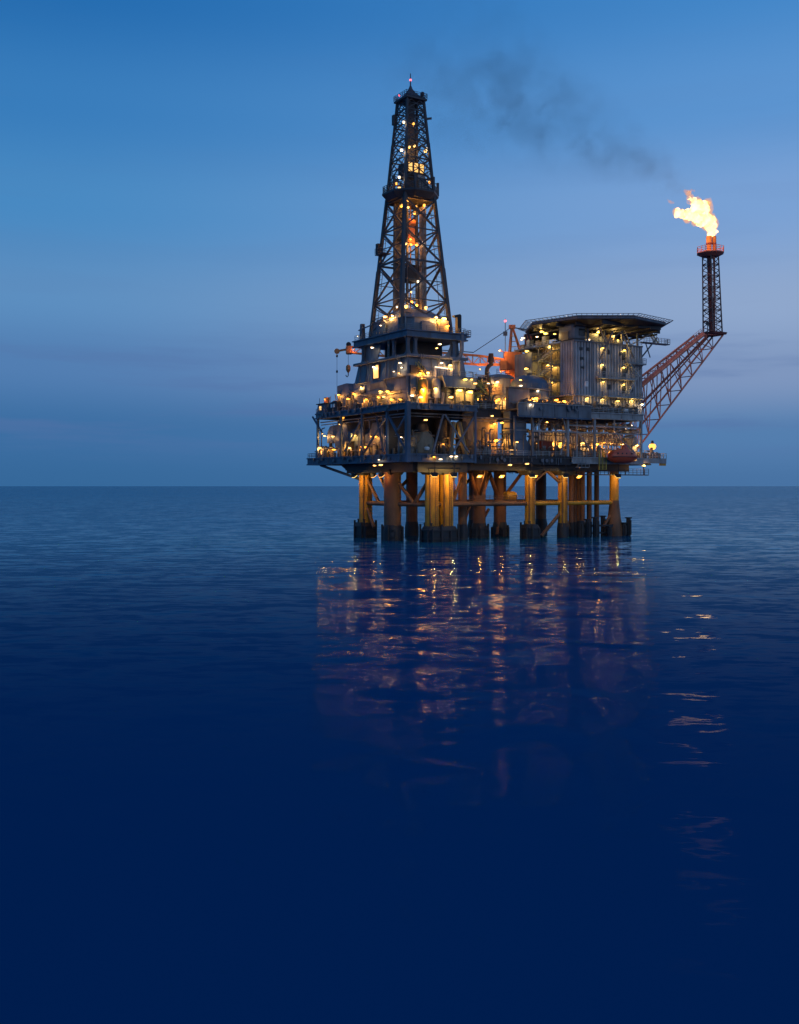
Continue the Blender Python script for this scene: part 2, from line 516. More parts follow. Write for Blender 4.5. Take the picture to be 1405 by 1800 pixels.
# flared skirt of the outer leg
MB().lathe((60.4, 3, 0), [(2.2, -3), (2.1, 2.0), (1.6, 4.2), (1.2, 7.5), (1.12, 8.5)], 20).build('leg_skirt', 'leg_brown', jk, smooth=True)
def brace(p, q, r, m='leg_brown'):
    MB().tube(p, q, r, n=12).build('brace', m, jk, smooth=True)
HB = 8.0
for a, b in [((8, 3), (34.7, 3)), ((34.7, 3), (44.4, 3)), ((44.4, 3), (60.4, 3)), ((6, 28), (4.2, 13)), ((4.2, 13), (8, 3)),
             ((6, 28), (20, 30)), ((27, 12), (36, 16)), ((4.2, 13), (27, 12)), ((20, 30), (40, 32)), ((40, 32), (60, 30)),
             ((60, 30), (60.4, 3)), ((36, 16), (44.4, 3)), ((27, 12), (19.5, 8)), ((19.5, 8), (11.6, 3))]:
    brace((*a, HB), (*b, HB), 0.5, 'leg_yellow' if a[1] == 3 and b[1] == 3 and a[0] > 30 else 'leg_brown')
for a, za, b, zb, r in [((6, 28), 14.5, (5, 20), HB, .4), ((4.2, 13), HB, (5, 20), 14.5, .4), ((4.2, 13), 14.5, (6.4, 7.5), HB, .4), ((8, 3), 14.5, (6.4, 7.5), HB, .4),
        ((11.6, 3), HB, (15.5, 5.5), 15, .35), ((19.5, 8), 3, (23, 10), HB, .4), ((27, 12), HB, (23, 10), 15, .45), ((27, 12), HB, (31, 13.5), 15, .5), ((36, 16), HB, (31, 13.5), 15, .5),
        ((27, 12), 9, (24, 5), 15.5, .4), ((34.7, 3), 12.2, (39.5, 3), 15.6, .42), ((44.4, 3), 12.2, (39.5, 3), 15.6, .42), ((44.4, 3), 6.4, (38, 3), 0.5, .42),
        ((60.4, 3), 6.5, (57, 3), 2.2, .35), ((44.4, 3), 6.5, (48, 5), 2.0, .35), ((36, 16), HB, (38, 10), 15.2, .4), ((19.5, 8), 14.6, (14, 4), HB, .35),
        ((20, 30), 14.5, (12, 29), HB, .4), ((40, 32), 14.5, (30, 31), HB, .4), ((6, 28), HB, (4.8, 22), 2.5, .4), ((4.2, 13), 2.5, (4.6, 16), HB, .4),
        ((36, 16), 7.5, (34, 14.5), 0.5, .35), ((27, 12), 2.5, (31, 13.8), 6.5, .35)]:
    brace((*a, za), (*b, zb), r)
# outrigger struts under the left overhang
brace((6, 27.6, 13.0), (2.0, 43.0, 17.0), 0.33, 'steel_blue')
brace((6, 28.6, 12.5), (7.0, 41.0, 17.0), 0.33, 'steel_blue')
for (u, v) in [(8, 3), (11.6, 3), (6, 28), (34.7, 3), (44.4, 3), (4.2, 13)]:      # stiffened leg heads
    MB().hexa([(u - 1.5, v - 1.5), (u + 1.5, v - 1.5), (u + 1.5, v + 1.5), (u - 1.5, v + 1.5)], 14.4,
              [(u - 2.2, v - 2.2), (u + 2.2, v - 2.2), (u + 2.2, v + 2.2), (u - 2.2, v + 2.2)], 15.6).build('leg_head', 'steel_dark', jk)
# walkway along the brace level with hand rails
wk = MB().box(12.8, 33.4, 3.9, 5.2, 8.5, 8.66).build('catwalk', 'leg_brown', jk)
MB().rail([(12.8, 3.9, 8.66), (33.4, 3.9, 8.66)], step=1.8).build('railing', 'leg_brown', wk)
wk = MB().box(36, 43.2, 3.7, 4.9, 8.5, 8.66).build('catwalk', 'leg_brown', jk)
# small service platform hung between the legs
sp = MB().box(15.2, 18.6, 9.5, 12.5, 11.0, 11.25).build('service_platform', 'leg_brown', jk)
MB().rail([(15.2, 12.5, 11.25), (15.2, 9.5, 11.25), (18.6, 9.5, 11.25)], step=1.1).build('railing', 'leg_yellow', sp)
for x in (15.4, 18.4):
    MB().bar((x, 9.7, 7.6), (x, 9.7, 15.5), .16).build('hanger', 'leg_brown', sp)
cw = MB().hlathe((31.3, 6, 9.6), (1, 0, 0), [(0.1, -1.7), (1.0, -1.4), (1.15, -.6), (1.15, .8), (1.0, 1.3), (0.1, 1.6)], 14).build('pump_casing', 'leg_yellow', jk, smooth=True)
MB().box(29.8, 32.8, 5.2, 6.9, 8.66, 8.9).build('plinth', 'leg_brown', cw)
# leg floodlights under the deck, casting down on the legs
for (u, v, f, pw, kd) in [(5.8, -1.4, 'B', 2000, 'yellow'), (10.6, -1.6, 'B', 2600, 'yellow'), (1.6, 26.0, 'R', 1600, 'yellow'), (0.6, 12.0, 'R', 350, 'sodium'), (32.2, -.8, 'B', 1500, 'yellow'), (42.2, -.6, 'B', 900, 'yellow'),
                      (58.6, -.4, 'B', 900, 'yellow'), (31, 9, 'F', 900, 'sodium'), (24, 8, 'F', 1000, 'sodium'), (39, 6.5, 'F', 800, 'sodium'), (16, 8, 'F', 900, 'sodium'), (3.2, 20, 'R', 700, 'sodium'), (50, 4, 'F', 350, 'sodium')]:
    lamp(jk, (u, v, 14.3), f, kd, pw, 'flood', 0.9, off=0.2)
    MB().bar((u, v, 14.5), (u, v, 15.6 if v > 1 else 17.0), .14).build('lamp_hanger', 'steel_dark', jk)
# conductor pipes under the quarters
for i, px in enumerate((1004, 1011, 1017, 1024, 1036, 1049)):
    b = P(px, 900, v=9.0 + (i % 3) * 1.6)
    rr = 0.62 if i != 1 else 0.45
    words = ['leftmost of the row, close behind the fifth leg', 'second from the left, thinnest of the row', 'third from the left in the row', 'fourth from the left, right of a close pair', 'fifth from the left, standing a little apart', 'rightmost of the row, nearest the flared outer leg']
    t = thing('conductor_pipe', 'brown vertical well pipe under the deck, ' + words[i], 'pipe', (b.x, b.y, 0), 'well pipes between deck and sea')
    pt = MB().tube((b.x, b.y, -5), (b.x, b.y, 16.6), rr, n=14).build('pipe', 'leg_brown', t, smooth=True)
    MB().tube((b.x, b.y, -5), (b.x, b.y, 3.2), rr * 1.18, n=14).build('splash_sleeve', 'splash_zone', pt, smooth=True)
    MB().tube((b.x, b.y, 7.7), (b.x, b.y, 8.3), rr * 1.5, n=14).build('guide_clamp', 'leg_brown', pt, smooth=True)
# boat bumpers and fender piles at the water line
FEND = [(1021, 3.6, 'first, left of the flared leg'), (1033, 4.0, 'second, with a square head'), (1046, 4.4, 'third from the left'),
        (1060, 4.6, 'tallest, fourth from the left'), (1071, 2.2, 'short one just left of the flared leg'), (1097, 3.0, 'just right of the flared leg'), (1105, 4.2, 'outermost on the right')]
for i, (px, h, w) in enumerate(FEND):
    b = P(px, 930, v=1.0 if i != 3 else 4.0)
    t = thing('fender_pile', 'dark boat fender pile in the water, ' + w, 'fender', (b.x, b.y, 0), 'fender piles at the right legs')
    MB().tube((b.x, b.y, -4), (b.x, b.y, h), 0.55, n=12).build('pile', 'splash_zone', t, smooth=True)
    MB().box(b.x - .62, b.x + .62, b.y - .62, b.y + .62, h, h + .28).build('pile_cap', 'splash_zone', t, bevel=.05)
    MB().box(b.x - .3, b.x + .3, b.y - .72, b.y - .5, .3, h - .4).build('rubber_strip', 'cable_black', t)
t = thing('fender_beam', 'dark horizontal timber beam linking the fender piles above the water', 'beam', (60, 1, 2))
MB().bar((U(1018, 1.9), 1.9, 2.6), (U(1108, 1.9), 1.9, 2.6), .35, .45).build('upper_beam', 'splash_zone', t)
MB().bar((U(1018, 1.9), 1.9, 0.9), (U(1108, 1.9), 1.9, 0.9), .3, .35).build('lower_beam', 'splash_zone', t)
def landing(u0, u1, v0, v1, h, words, seed):
    rg_ = random.Random(seed)
    t = thing('boat_landing', words, 'boat landing', ((u0 + u1) / 2, (v0 + v1) / 2, 0), 'boat landings at the leg feet')
    c_ = .7
    ring = [(u0 + c_, v0), (u1 - c_, v0), (u1, v0 + c_), (u1, v1 - c_), (u1 - c_, v1), (u0 + c_, v1), (u0, v1 - c_), (u0, v0 + c_)]
    k = MB()
    mu, mv = (u0 + u1) / 2, (v0 + v1) / 2
    rr = lambda f: [(mu + (a - mu) * f, mv + (b - mv) * f) for a, b in ring]
    k.loft([[Vector((*p, z)) for p in rr(f)] for f, z in ((.97, -4), (.97, h * .35), (.94, h * .8), (.86, h))])
    k.build('caisson', 'splash_zone', t)
    for zz in (.7, h * .75):
        k = MB()
        for a, b in zip(rr(1.0), rr(1.0)[1:] + rr(1.0)[:1]):
            k.bar((*a, zz), (*b, zz), .28, .34)
        k.build('wale', 'splash_zone', t)
    pts = rr(1.04)
    for i in range(8):
        a, b = Vector(pts[i]), Vector(pts[(i + 1) % 8])
        n = max(1, int((b - a).length / 1.7))
        for q in range(n):
            p = a.lerp(b, (q + .25 * rg_.random()) / n)
            top = h + rg_.choice((-.9, -.4, .1, .5))
            MB().tube((p.x, p.y, -4), (p.x, p.y, top), .24, n=8).build('fender_tube', 'splash_zone', t, smooth=True)
    for a in ((u0 + 1.0, v0 + 1.0), (u0 + 1.0, v1 - 1.0)):
        MB().lathe((*a, h), [(.28, -.2), (.22, .5), (.36, .62), (.30, .8)], 10).build('bollard', 'splash_zone', t, smooth=True)
landing(3.9, 8.1, 25.8, 30.4, 3.5, 'dark round-cornered landing at the foot of the outermost left leg', 1)
landing(2.2, 6.2, 11.0, 15.0, 3.0, 'dark landing at the foot of the thick brown leg beside the left leg', 2)
landing(6.0, 13.8, 0.8, 5.2, 3.3, 'widest dark landing, around the lit front pair of legs', 3)
landing(25.2, 28.8, 10.2, 13.8, 2.8, 'dark landing around the brown leg behind the front pair', 4)
landing(34.3, 37.7, 14.3, 17.7, 2.6, 'dark landing around the brown leg far behind the middle yellow leg', 6)
landing(32.9, 36.5, 1.2, 4.8, 3.2, 'dark landing around the yellow leg right of the middle', 5)

# ================================================================== DECK FRAME (cellar deck, main deck, columns between)
dk = thing('deck_frame', 'two-level blue-grey steel deck frame of the platform with girders, columns and railings', 'deck', (30, 14, 15))
def slab(name, u0, u1, v0, v1, z0, z1, m='deck_plate', par=None):
    return MB().box(u0, u1, v0, v1, z0, z1).build(name, m, par or dk)
slab('cellar_plate', 0.35, 69.6, 0.35, 44.5, 18.2, 18.6)
slab('main_plate', 0.35, 17.6, 0.35, 41.2, 28.8, 29.2)
slab('main_plate', 17.6, 28.0, 4.9, 38, 28.8, 29.2)
slab('main_plate', 28.0, 66.9, 0.4, 38, 28.8, 29.2)
def girder(a, b, z0, z1, m='steel_blue', w=0.5, name='edge_girder', fl=0.28):
    """I girder along a plan line: web and two flanges, with stiffener ribs"""
    a3, b3 = Vector((*a, 0)), Vector((*b, 0))
    zc = Vector((0, 0, (z0 + z1) / 2))
    k = MB()
    k.bar(a3 + zc, b3 + zc, w * .45, (z1 - z0) - .04)
    for z in (z0 + fl / 2, z1 - fl / 2):
        k.bar(a3 + Vector((0, 0, z)), b3 + Vector((0, 0, z)), w + .25, fl)
    d = (b3 - a3); n = max(1, int(d.length / 3.0))
    for i in range(1, n):
        p = a3.lerp(b3, i / n)
        k.bar(p + Vector((0, 0, z0 + fl)), p + Vector((0, 0, z1 - fl)), w * .9, .14)
    return k.build(name, m, dk)
girder((0, 0), (0, 46), 17.0, 18.75)
girder((0, 0), (17.1, 0), 17.0, 18.75)
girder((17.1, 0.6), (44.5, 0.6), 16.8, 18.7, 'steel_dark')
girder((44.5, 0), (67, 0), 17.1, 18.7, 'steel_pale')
girder((0, 46), (69.6, 44.5), 17.0, 18.75)
girder((69.6, 0.3), (69.6, 44.5), 17.0, 18.75)
girder((0, 0), (0, 41.5), 28.0, 29.35)
girder((0, 0), (17.6, 0), 28.0, 29.35)
girder((17.6, 0), (17.6, 5), 28.0, 29.35)
girder((17.6, 5), (28, 5), 27.3, 29.2, 'steel_dark')
girder((0, 41.5), (17.6, 41.5), 28.0, 29.35)
girder((49.5, 0), (66.9, 0), 27.6, 29.25, 'steel_pale')
girder((66.9, 0), (66.9, 38), 27.6, 29.25)
# solid fascia of the middle deck edge
fa = MB().box(28.0, 49.3, -1.2, -0.8, 27.4, 30.3).build('fascia_plate', 'steel_grey', dk)
MB().box(28.0, 49.3, -1.45, -1.2, 27.2, 27.6).build('fascia_flange', 'steel_blue', fa)
MB().box(28.0, 49.4, -1.5, -0.7, 30.3, 30.5).build('fascia_cap', 'steel_pale', fa)
for u in (31.5, 35, 38.5, 42, 45.5):
    MB().box(u - .07, u + .07, -1.32, -1.2, 27.6, 30.3).build('fascia_rib', 'steel_grey', fa)
slab('main_plate', 28.0, 49.4, -0.8, 0.4, 28.8, 29.2)
# deep girders under the cellar deck
for v0 in (2.2, 14, 28.5):
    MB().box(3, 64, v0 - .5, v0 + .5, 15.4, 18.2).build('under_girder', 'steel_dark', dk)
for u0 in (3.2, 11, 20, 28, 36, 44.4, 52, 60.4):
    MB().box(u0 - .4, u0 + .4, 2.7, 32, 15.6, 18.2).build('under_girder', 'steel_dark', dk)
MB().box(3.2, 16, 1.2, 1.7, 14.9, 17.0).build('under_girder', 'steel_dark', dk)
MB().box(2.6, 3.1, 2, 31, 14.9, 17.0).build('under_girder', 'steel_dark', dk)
# columns and diagonals
def col(u, v, z0, z1, w, m='steel_blue'):
    return MB().box(u - w / 2, u + w / 2, v - w / 2, v + w / 2, z0, z1).build('column', m, dk, bevel=.05)
def diag(p, q, w, m='steel_blue'):
    return MB().bar(p, q, w).build('diagonal_brace', m, dk)
cols_l = [(0.2, V(681, .2)), (0.2, V(637, .2)), (0.2, V(600, .2)), (0.2, 41)]
for (u, v) in cols_l:
    col(u, v, 18.7, 28.0, 0.55)
col(-.05, -.05, 16.9, 29.6, 0.95)
col(17.1, 0, 16.9, 28.0, 0.6)
for p, q in [((.25, 0.8, 19), (.25, 8.2, 27)), ((.25, 8.9, 27), (.25, 18.6, 19.5)), ((.25, 10, 19.2), (.25, 13.2, 27)), ((.25, 19.6, 27), (.25, 27.5, 20)), ((.25, 1.0, 26.8), (.25, 4.6, 23.6)), ((.25, 4.6, 23.6), (.25, 8.0, 26.9)),
             ((0.4, 39, 24.5), (0.3, 44.0, 28.8)), ((17, .1, 27), (11.5, .3, 19)), ((6.5, .4, 19), (9.0, .2, 27.2)), ((9.4, .2, 27.2), (15.8, .4, 19.2))]:
    diag(p, q, .34, 'steel_blue' if p[0] < 1 else 'steel_grey')
for px, v, m in [(936, .6, 'steel_grey'), (998, 0, 'steel_pale'), (1014, .2, 'steel_pale'), (1045, 0, 'steel_pale'), (1127, 0, 'steel_pale'), (905, .8, 'steel_blue')]:
    col(U(px, v), v, 18.7, 27.5, .55 if px != 1014 else .35, m)
for a, b in [((1014, 757), (1046, 802)), ((1080, 757), (1090, 772)), ((1090, 772), (1117, 796)), ((936, 757), (955, 735)), ((1080, 728), (1080, 757)), ((990, 735), (996, 760)), ((996, 760), (985, 800)), ((948, 735), (948, 765))]:
    diag(P(*a, v=.3), P(*b, v=.3), .3, 'steel_pale')
for z, a, b in [(24.3, 936, 1127), (25.9, 998, 1127)]:
    MB().bar((U(a, .1), .1, z), (U(b, .1), .1, z), .22, .3).build('cross_beam', 'steel_pale', dk)
# inner columns
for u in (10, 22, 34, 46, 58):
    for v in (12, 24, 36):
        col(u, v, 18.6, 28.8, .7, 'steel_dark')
# railings
def railing(pts, m='rail_pale', h=1.1, par=None, step=1.8):
    return MB().rail(pts, h=h, step=step).build('railing', m, par or dk)
railing([(0.0, 38, 18.75), (0.0, 45.9, 18.75), (8, 45.6, 18.75)], 'steel_blue')
railing([(0, 41.5, 29.35), (0, 36, 29.35)], 'steel_blue')
railing([(17.8, 5.0, 29.2), (27.6, 5.0, 29.2)], 'rail_pale')
railing([(18, .7, 18.7), (44, .7, 18.7)], 'rail_pale')
railing([(45, 0, 18.7), (53, 0, 18.7)], 'rail_pale')
railing([(49.6, 0, 29.25), (66.8, 0, 29.25), (66.8, 8, 29.25)], 'rail_pale', step=1.5)
# cantilever walkway on the right end
wt = MB().box(66.9, 75.0, 0.2, 4.6, 18.1, 18.7).build('end_walkway', 'steel_pale', dk)
MB().bar((67, .0, 17.9), (74.6, .0, 17.9), .3, .9).build('walkway_beam', 'steel_pale', wt)
MB().rail([(67.4, .15, 18.7), (74.9, .15, 18.7), (74.9, 4.5, 18.7), (69.6, 4.5, 18.7)], step=1.0, h=1.2).build('railing', 'rail_pale', wt)
MB().box(72.4, 74.6, -.02, .1, 16.9, 18.0).build('end_box', 'leg_yellow', wt)
# lower walkway hung under the deck on the right
lw = MB().box(46, 69.4, 0.6, 2.0, 14.5, 14.72).build('lower_walkway', 'steel_dark', dk)
MB().rail([(46, .6, 14.72), (69.4, .6, 14.72), (69.4, 2.0, 14.72)], step=1.3, h=1.35).build('railing', 'steel_dark', lw)
for u in (47, 52, 57.5, 63, 69):
    MB().bar((u, 1.9, 14.5), (u, 1.9, 17.2), .16).build('hanger', 'steel_dark', lw)
MB().box(45.6, 49.0, -.9, .0, 16.2, 16.35).build('ladder_platform', 'steel_pale', lw)
MB().rail([(45.6, -.9, 16.35), (49.0, -.9, 16.35)], h=1.6, step=1.1).build('railing', 'steel_pale', lw)
# yellow ladder beside the lifeboat
ld = MB()
for px in (1053.5, 1066):
    q = P(px, 822, v=-.5); ld.bar((q.x, q.y, 15.8), (q.x, q.y, 20.3), .14)
a, b = P(1053.5, 822, v=-.5), P(1066, 822, v=-.5)
for k in range(14):
    z = 15.9 + k * .32
    ld.bar((a.x, a.y, z), (b.x, b.y, z), .07)
ld.bar(((a.x + b.x) / 2, a.y, 15.8), ((a.x + b.x) / 2, a.y, 20.3), .1)
ld.build('access_ladder', 'rail_yellow', dk)

def edge_gear(pt, out, n0, seed):
    rg_ = random.Random(seed)
    k = MB()
    for q in range(n0):
        p = pt(rg_.random()); o_ = Vector(out)
        t_ = rg_.random(); p = p + o_ * .45
        if t_ < .35:
            k.bar(p, p + Vector((0, 0, -rg_.uniform(.6, 1.6))), .12)
        elif t_ < .6:
            k.box(p.x - .22, p.x + .22, p.y - .22, p.y + .22, p.z - .5, p.z + .3)
        elif t_ < .8:
            k.tube(p + Vector((0, 0, -.2)), p + Vector((0, 0, 1.3)), .06, n=6)
        else:
            k.hlathe(p + Vector((0, 0, -.6)), out, [(.2, -.1), (.42, -.05), (.42, .08), (.2, .1)], 10)
    k.build('edge_fittings', 'steel_grey', dk, kind='stuff')
edge_gear(lambda f: Vector((0, 1 + 44 * f, 18.4)), (-1, 0, 0), 34, 1)
edge_gear(lambda f: Vector((0, 1 + 39 * f, 29.0)), (-1, 0, 0), 30, 2)
edge_gear(lambda f: Vector((1 + 15 * f, 0, 18.4)), (0, -1, 0), 16, 3)
edge_gear(lambda f: Vector((1 + 15 * f, 0, 29.0)), (0, -1, 0), 16, 4)
edge_gear(lambda f: Vector((18 + 26 * f, .6, 18.3)), (0, -1, 0), 26, 5)
edge_gear(lambda f: Vector((28 + 21 * f, -1.2, 29.9)), (0, -1, 0), 14, 6)
# lower storey back walls (ends of the rooms behind)
MB().corr((U(930, 6), 6), (U(1050, 6), 6), 18.6, 24.6, (0, -1), pitch=.8).build('cladding_wall', 'cladding', dk)
MB().corr((U(1050, 7.5), 7.5), (66.5, 7.5), 21.8, 24.6, (0, -1), pitch=.8).build('cladding_wall', 'cladding', dk)
MB().box(U(930, 6) - .2, 66.5, 5.6, 12, 24.6, 24.9).build('mezzanine_plate', 'steel_grey', dk)
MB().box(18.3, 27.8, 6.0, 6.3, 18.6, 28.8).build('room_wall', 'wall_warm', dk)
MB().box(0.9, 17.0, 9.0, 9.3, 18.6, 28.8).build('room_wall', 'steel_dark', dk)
MB().box(5.0, 5.3, 9.3, 40, 18.6, 28.8).build('room_wall', 'steel_dark', dk)  # dark colour stands in for the deep shade inside the rooms
# main deck walls on both sides of the drill tower
# pipework and small gear that fills the decks
def clutter(u0, u1, v0, v1, z0, z1, n, seed, name='pipework', m='pipe_mix'):
    rg = random.Random(seed)
    k = MB()
    for i in range(n):
        t = rg.random()
        u, v = rg.uniform(u0, u1), rg.uniform(v0, v1)
        if t < .28:      # riser with elbow
            r = rg.uniform(.07, .22); h = rg.uniform(.4, 1) * (z1 - z0)
            d = rg.choice([-1, 1]) * rg.uniform(.6, 2.5)
            ax = (d, 0) if (u1 - u0) > (v1 - v0) else (0, d)
            k.pipe([(u, v, z0), (u, v, z0 + h - .3), (u + ax[0] * .15, v + ax[1] * .15, z0 + h), (u + ax[0], v + ax[1], z0 + h)], r, 7)
        elif t < .45:    # horizontal run
            r = rg.uniform(.06, .2); z = rg.uniform(z0 + .4, z1)
            ln = rg.uniform(2, 7)
            if (u1 - u0) > (v1 - v0):
                k.tube((u, v, z), (min(u + ln, u1), v, z), r, n=7)
            else:
                k.tube((u, v, z), (u, min(v + ln, v1), z), r, n=7)
        elif t < .62:    # cabinet
            a, b, h = rg.uniform(.3, .9), rg.uniform(.3, .9), rg.uniform(.5, 2.0)
            k.box(u - a / 2, u + a / 2, v - b / 2, v + b / 2, z0, z0 + h)
        elif t < .75:    # small bottle vessel
            r = rg.uniform(.25, .6); h = rg.uniform(1, 2.6)
            k.lathe((u, v, z0), [(r, 0), (r, h), (r * .7, h + r * .5), (r * .1, h + r * .7)], 10)
        elif t < .88:    # valve wheel on a stub
            z = rg.uniform(z0 + .4, z0 + 2.4)
            k.tube((u, v, z0), (u, v, z), .1, n=6)
            k.hlathe((u, v, z), (0, 1, 0), [(.1, -.12), (.34, -.05), (.34, .05), (.1, .12)], 10)
        else:            # frame
            h = rg.uniform(1.5, min(4, z1 - z0)); w = rg.uniform(1, 2.2)
            for du, dv in ((0, 0), (w, 0), (0, w), (w, w)):
                k.bar((u + du, v + dv, z0), (u + du, v + dv, z0 + h), .1)
            for zz in (h * .5, h):
                k.bar((u, v, z0 + zz), (u + w, v, z0 + zz), .08); k.bar((u, v, z0 + zz), (u, v + w, z0 + zz), .08)
                k.bar((u + w, v, z0 + zz), (u + w, v + w, z0 + zz), .08)
    return k.build(name, m, dk, kind='stuff')
clutter(.8, 4.6, 1.5, 44, 18.6, 21.6, 60, 1)
clutter(1.2, 16.8, 2, 8.4, 18.6, 24, 45, 2)
clutter(18, 36, 1.2, 5.6, 18.6, 25, 90, 3)
clutter(36, 66, 1.0, 5.4, 18.6, 22.5, 130, 4)
clutter(50, 66, 1.5, 7, 24.9, 27, 60, 5)
clutter(36, 50, 1.5, 5, 24.9, 27, 40, 6)
clutter(.8, 1.9, 3, 41, 29.2, 31.0, 26, 7)
clutter(1.0, 17, .5, 1.8, 29.2, 31.6, 34, 8)
clutter(17.8, 28, 5.4, 9, 29.2, 35, 110, 9)
clutter(29, 47, -.4, 2.4, 29.2, 31.6, 70, 10)
clutter(50, 66, .6, 2.4, 29.2, 31.4, 50, 11)
clutter(5, 60, 5, 30, 15.0, 17.5, 60, 12, 'under_deck_pipework', 'leg_brown')
clutter(68, 74, 1, 4, 18.7, 21, 20, 13)
clutter(22, 28, 7, 12, 33, 38, 25, 14)

def runs(name, segs, m):
    k = MB()
    for pts, r in segs:
        k.pipe(pts, r, 7)
    return k.build(name, m, dk, kind='stuff')
rg = random.Random(21)
seg = []
for z, r, u in ((27.2, .14, .7), (26.6, .11, .9)):
    seg.append(([(u, 1.0, z), (u, 40.5, z)], r))
for v in [2.5 + q * 2.9 + rg.uniform(-.6, .6) for q in range(13) if q % 2]:
    zt = rg.choice((27.2, 26.6, 23.0)); uu = .75 + rg.random() * .5
    seg.append(([(uu, v, 18.7), (uu, v, zt - .3), (uu, v + .25, zt), (uu, v + 1.2, zt)], rg.uniform(.07, .17)))
runs('pipework', seg, 'steel_grey')
seg = []
for z, r, v in ((27.2, .16, .8), (26.6, .12, .9)):
    seg.append(([(1.0, v, z), (16.6, v, z)], r))
for v, z, r, u0, u1 in ((1.4, 26.8, .2, 18, 48), (1.6, 26.2, .14, 18, 66), (1.2, 25.4, .25, 44, 66), (1.8, 23.6, .12, 36, 66)):
    seg.append(([(u0, v, z), (u1, v, z)], r))
for u in [18.6 + q * 2.7 + rg.uniform(-.7, .7) for q in range(18)]:
    zt = rg.choice((26.8, 26.2, 23.6)); vv = 1.2 + rg.random() * .8
    seg.append(([(u, vv, 18.7), (u, vv, zt - .3), (u + .25, vv, zt), (u + 1.0, vv, zt)], rg.uniform(.07, .2)))
runs('pipework', seg, 'pipe_mix')
seg = []
for q in range(9):
    v = 26.6 + q * 1.55
    seg.append(([(1.75, v, 29.2), (1.75, v, 30.2 + rg.random() * 3.6), (1.75, v + .7, 30.6 + rg.random() * 3.6)], rg.uniform(.06, .14)))
for z in (30.1, 31.9, 32.3):
    seg.append(([(1.5, 5, z), (1.5, 24, z)], .1))
    seg.append(([(2, 1.5, z + .2), (12, 1.5, z + .2)], .12))
runs('pipework', seg, 'pipe_mix')
# lamps on the deck frame
lamps(dk, [(605, 734), (600, 746, 'warm'), (566, 787)], 'L', 1.2, power=50)
lamps(dk, [(653, 767), (663, 767), (618, 787, 'warm'), (637, 786), (647, 786), (601, 788), (683, 767, 'white'), (708, 768, 'white', 90), (688, 780), (590, 790)], 'L', 2.3, power=75)
lamps(dk, [(747, 738, 'warm'), (748, 767), (746, 784, 'white', 50), (735, 784, 'warm'), (778, 780), (794, 768, 'yellow', 110), (823, 793), (806, 744)], 'F', 4.4, power=50)
lamps(dk, [(762, 803), (773, 807, 'white', 30), (792, 802, 'white', 30), (801, 802, 'white', 30)], 'F', -.35, power=60, size=.8)
lamps(dk, [(870, 774, 'sodium', 420), (881, 743, 'sodium', 260), (868, 745), (860, 783), (853, 787)], 'F', 5.6, power=150)
lamps(dk, [(864, 731, 'warm', 80), (908, 777, 'warm', 60)], 'F', .2, power=80, size=.8)
lamps(dk, [(945, 779), (970, 779), (983, 779), (1022, 779, 'warm'), (1030, 787, 'white', 50)], 'F', 5.7, power=260)
lamps(dk, [(961, 742, 'warm'), (969, 745, 'yellow'), (985, 750, 'yellow', 40), (1036, 748, 'yellow', 50), (1052, 749, 'yellow', 60), (1066, 749, 'yellow', 60), (1074, 749, 'yellow', 50), (1098, 752, 'white', 90), (1107, 748, 'white', 90)], 'F', 4.8, power=90, size=.8)
lamps(dk, [(1048, 781), (1060, 779), (1072, 781, 'warm', 340), (1092, 781, 'warm'), (1118, 783, 'warm', 340)], 'F', 3.4, power=260)
lamps(dk, [(1130, 818)], 'F', .4, kind='warm', power=120)
lamps(dk, [(895, 817, 'warm', 40), (925, 815, 'warm', 40), (668, 817, 'warm', 30)], 'F', .0, power=40, size=.8)
lamps(dk, [(668, 808, 'white', 25), (661, 818, 'warm', 40)], 'L', -.3, power=30, size=.7)
lamps(dk, [(976, 703), (990, 705), (940, 700, 'sodium', 300)], 'F', 2.6, power=220)
lamps(dk, [(837, 703), (846, 707, 'warm'), (842, 690), (858, 694), (870, 677, 'sodium', 300), (875, 702), (890, 700), (862, 712, 'warm', 60)], 'F', 9.2, power=170)
lp = thing('lamp_post', 'bright sodium floodlight post at the far end of the right walkway', 'lamp', (P(1147, 800, v=2.4).x, 2.4, 18.7))
b = P(1147, 800, v=2.4)
MB().tube((b.x, b.y, 18.7), (b.x, b.y, 21.9), .1, .07).build('post', 'steel_pale', lp)
lamp(lp, (b.x, b.y, 21.8), 'F', 'sodium', 500, 'globe', 2.6, 'flood_lamp')

# ================================================================== DRILL FLOOR TOWER
tw = thing('drill_floor_tower', 'blue-grey drill floor tower under the derrick with an open storey of haunched columns', 'tower', (9, 13, 29.2))
def rect(u0, u1, v0, v1): return [(u0, v0), (u1, v0), (u1, v1), (u0, v1)]
# shed storey at main deck level, below the tower
MB().hexa(rect(1.9, 17.2, 1.9, 26.0), 29.2, rect(1.9, 17.2, 1.9, 26.0), 35.2).build('base_wall', 'wall_grey', tw)
# enclosed storey, wider at the bottom
es = MB().hexa(rect(1.3, 16.6, 2.3, 25.0), 35.2, rect(1.7, 16.0, 2.7, 23.8), 39.2).build('enclosed_storey', 'wall_grey', tw)
for k in range(1, 8):      # wall stiffeners
    v = 2.7 + k * 2.85
    MB().bar((1.28, v, 35.3), (1.62, v, 39.2), .16, .2).build('wall_rib', 'steel_grey', es)
for k in range(1, 5):
    u = 1.7 + k * 2.95
    MB().bar((u, 2.28, 35.3), (u, 2.62, 39.2), .2, .16).build('wall_rib', 'steel_grey', es)
rb = MB().hexa(rect(.9, 16.8, 1.9, 25.0), 39.2, rect(.9, 16.8, 1.9, 25.0), 39.8).build('ring_beam', 'steel_grey', tw, bevel=.1)
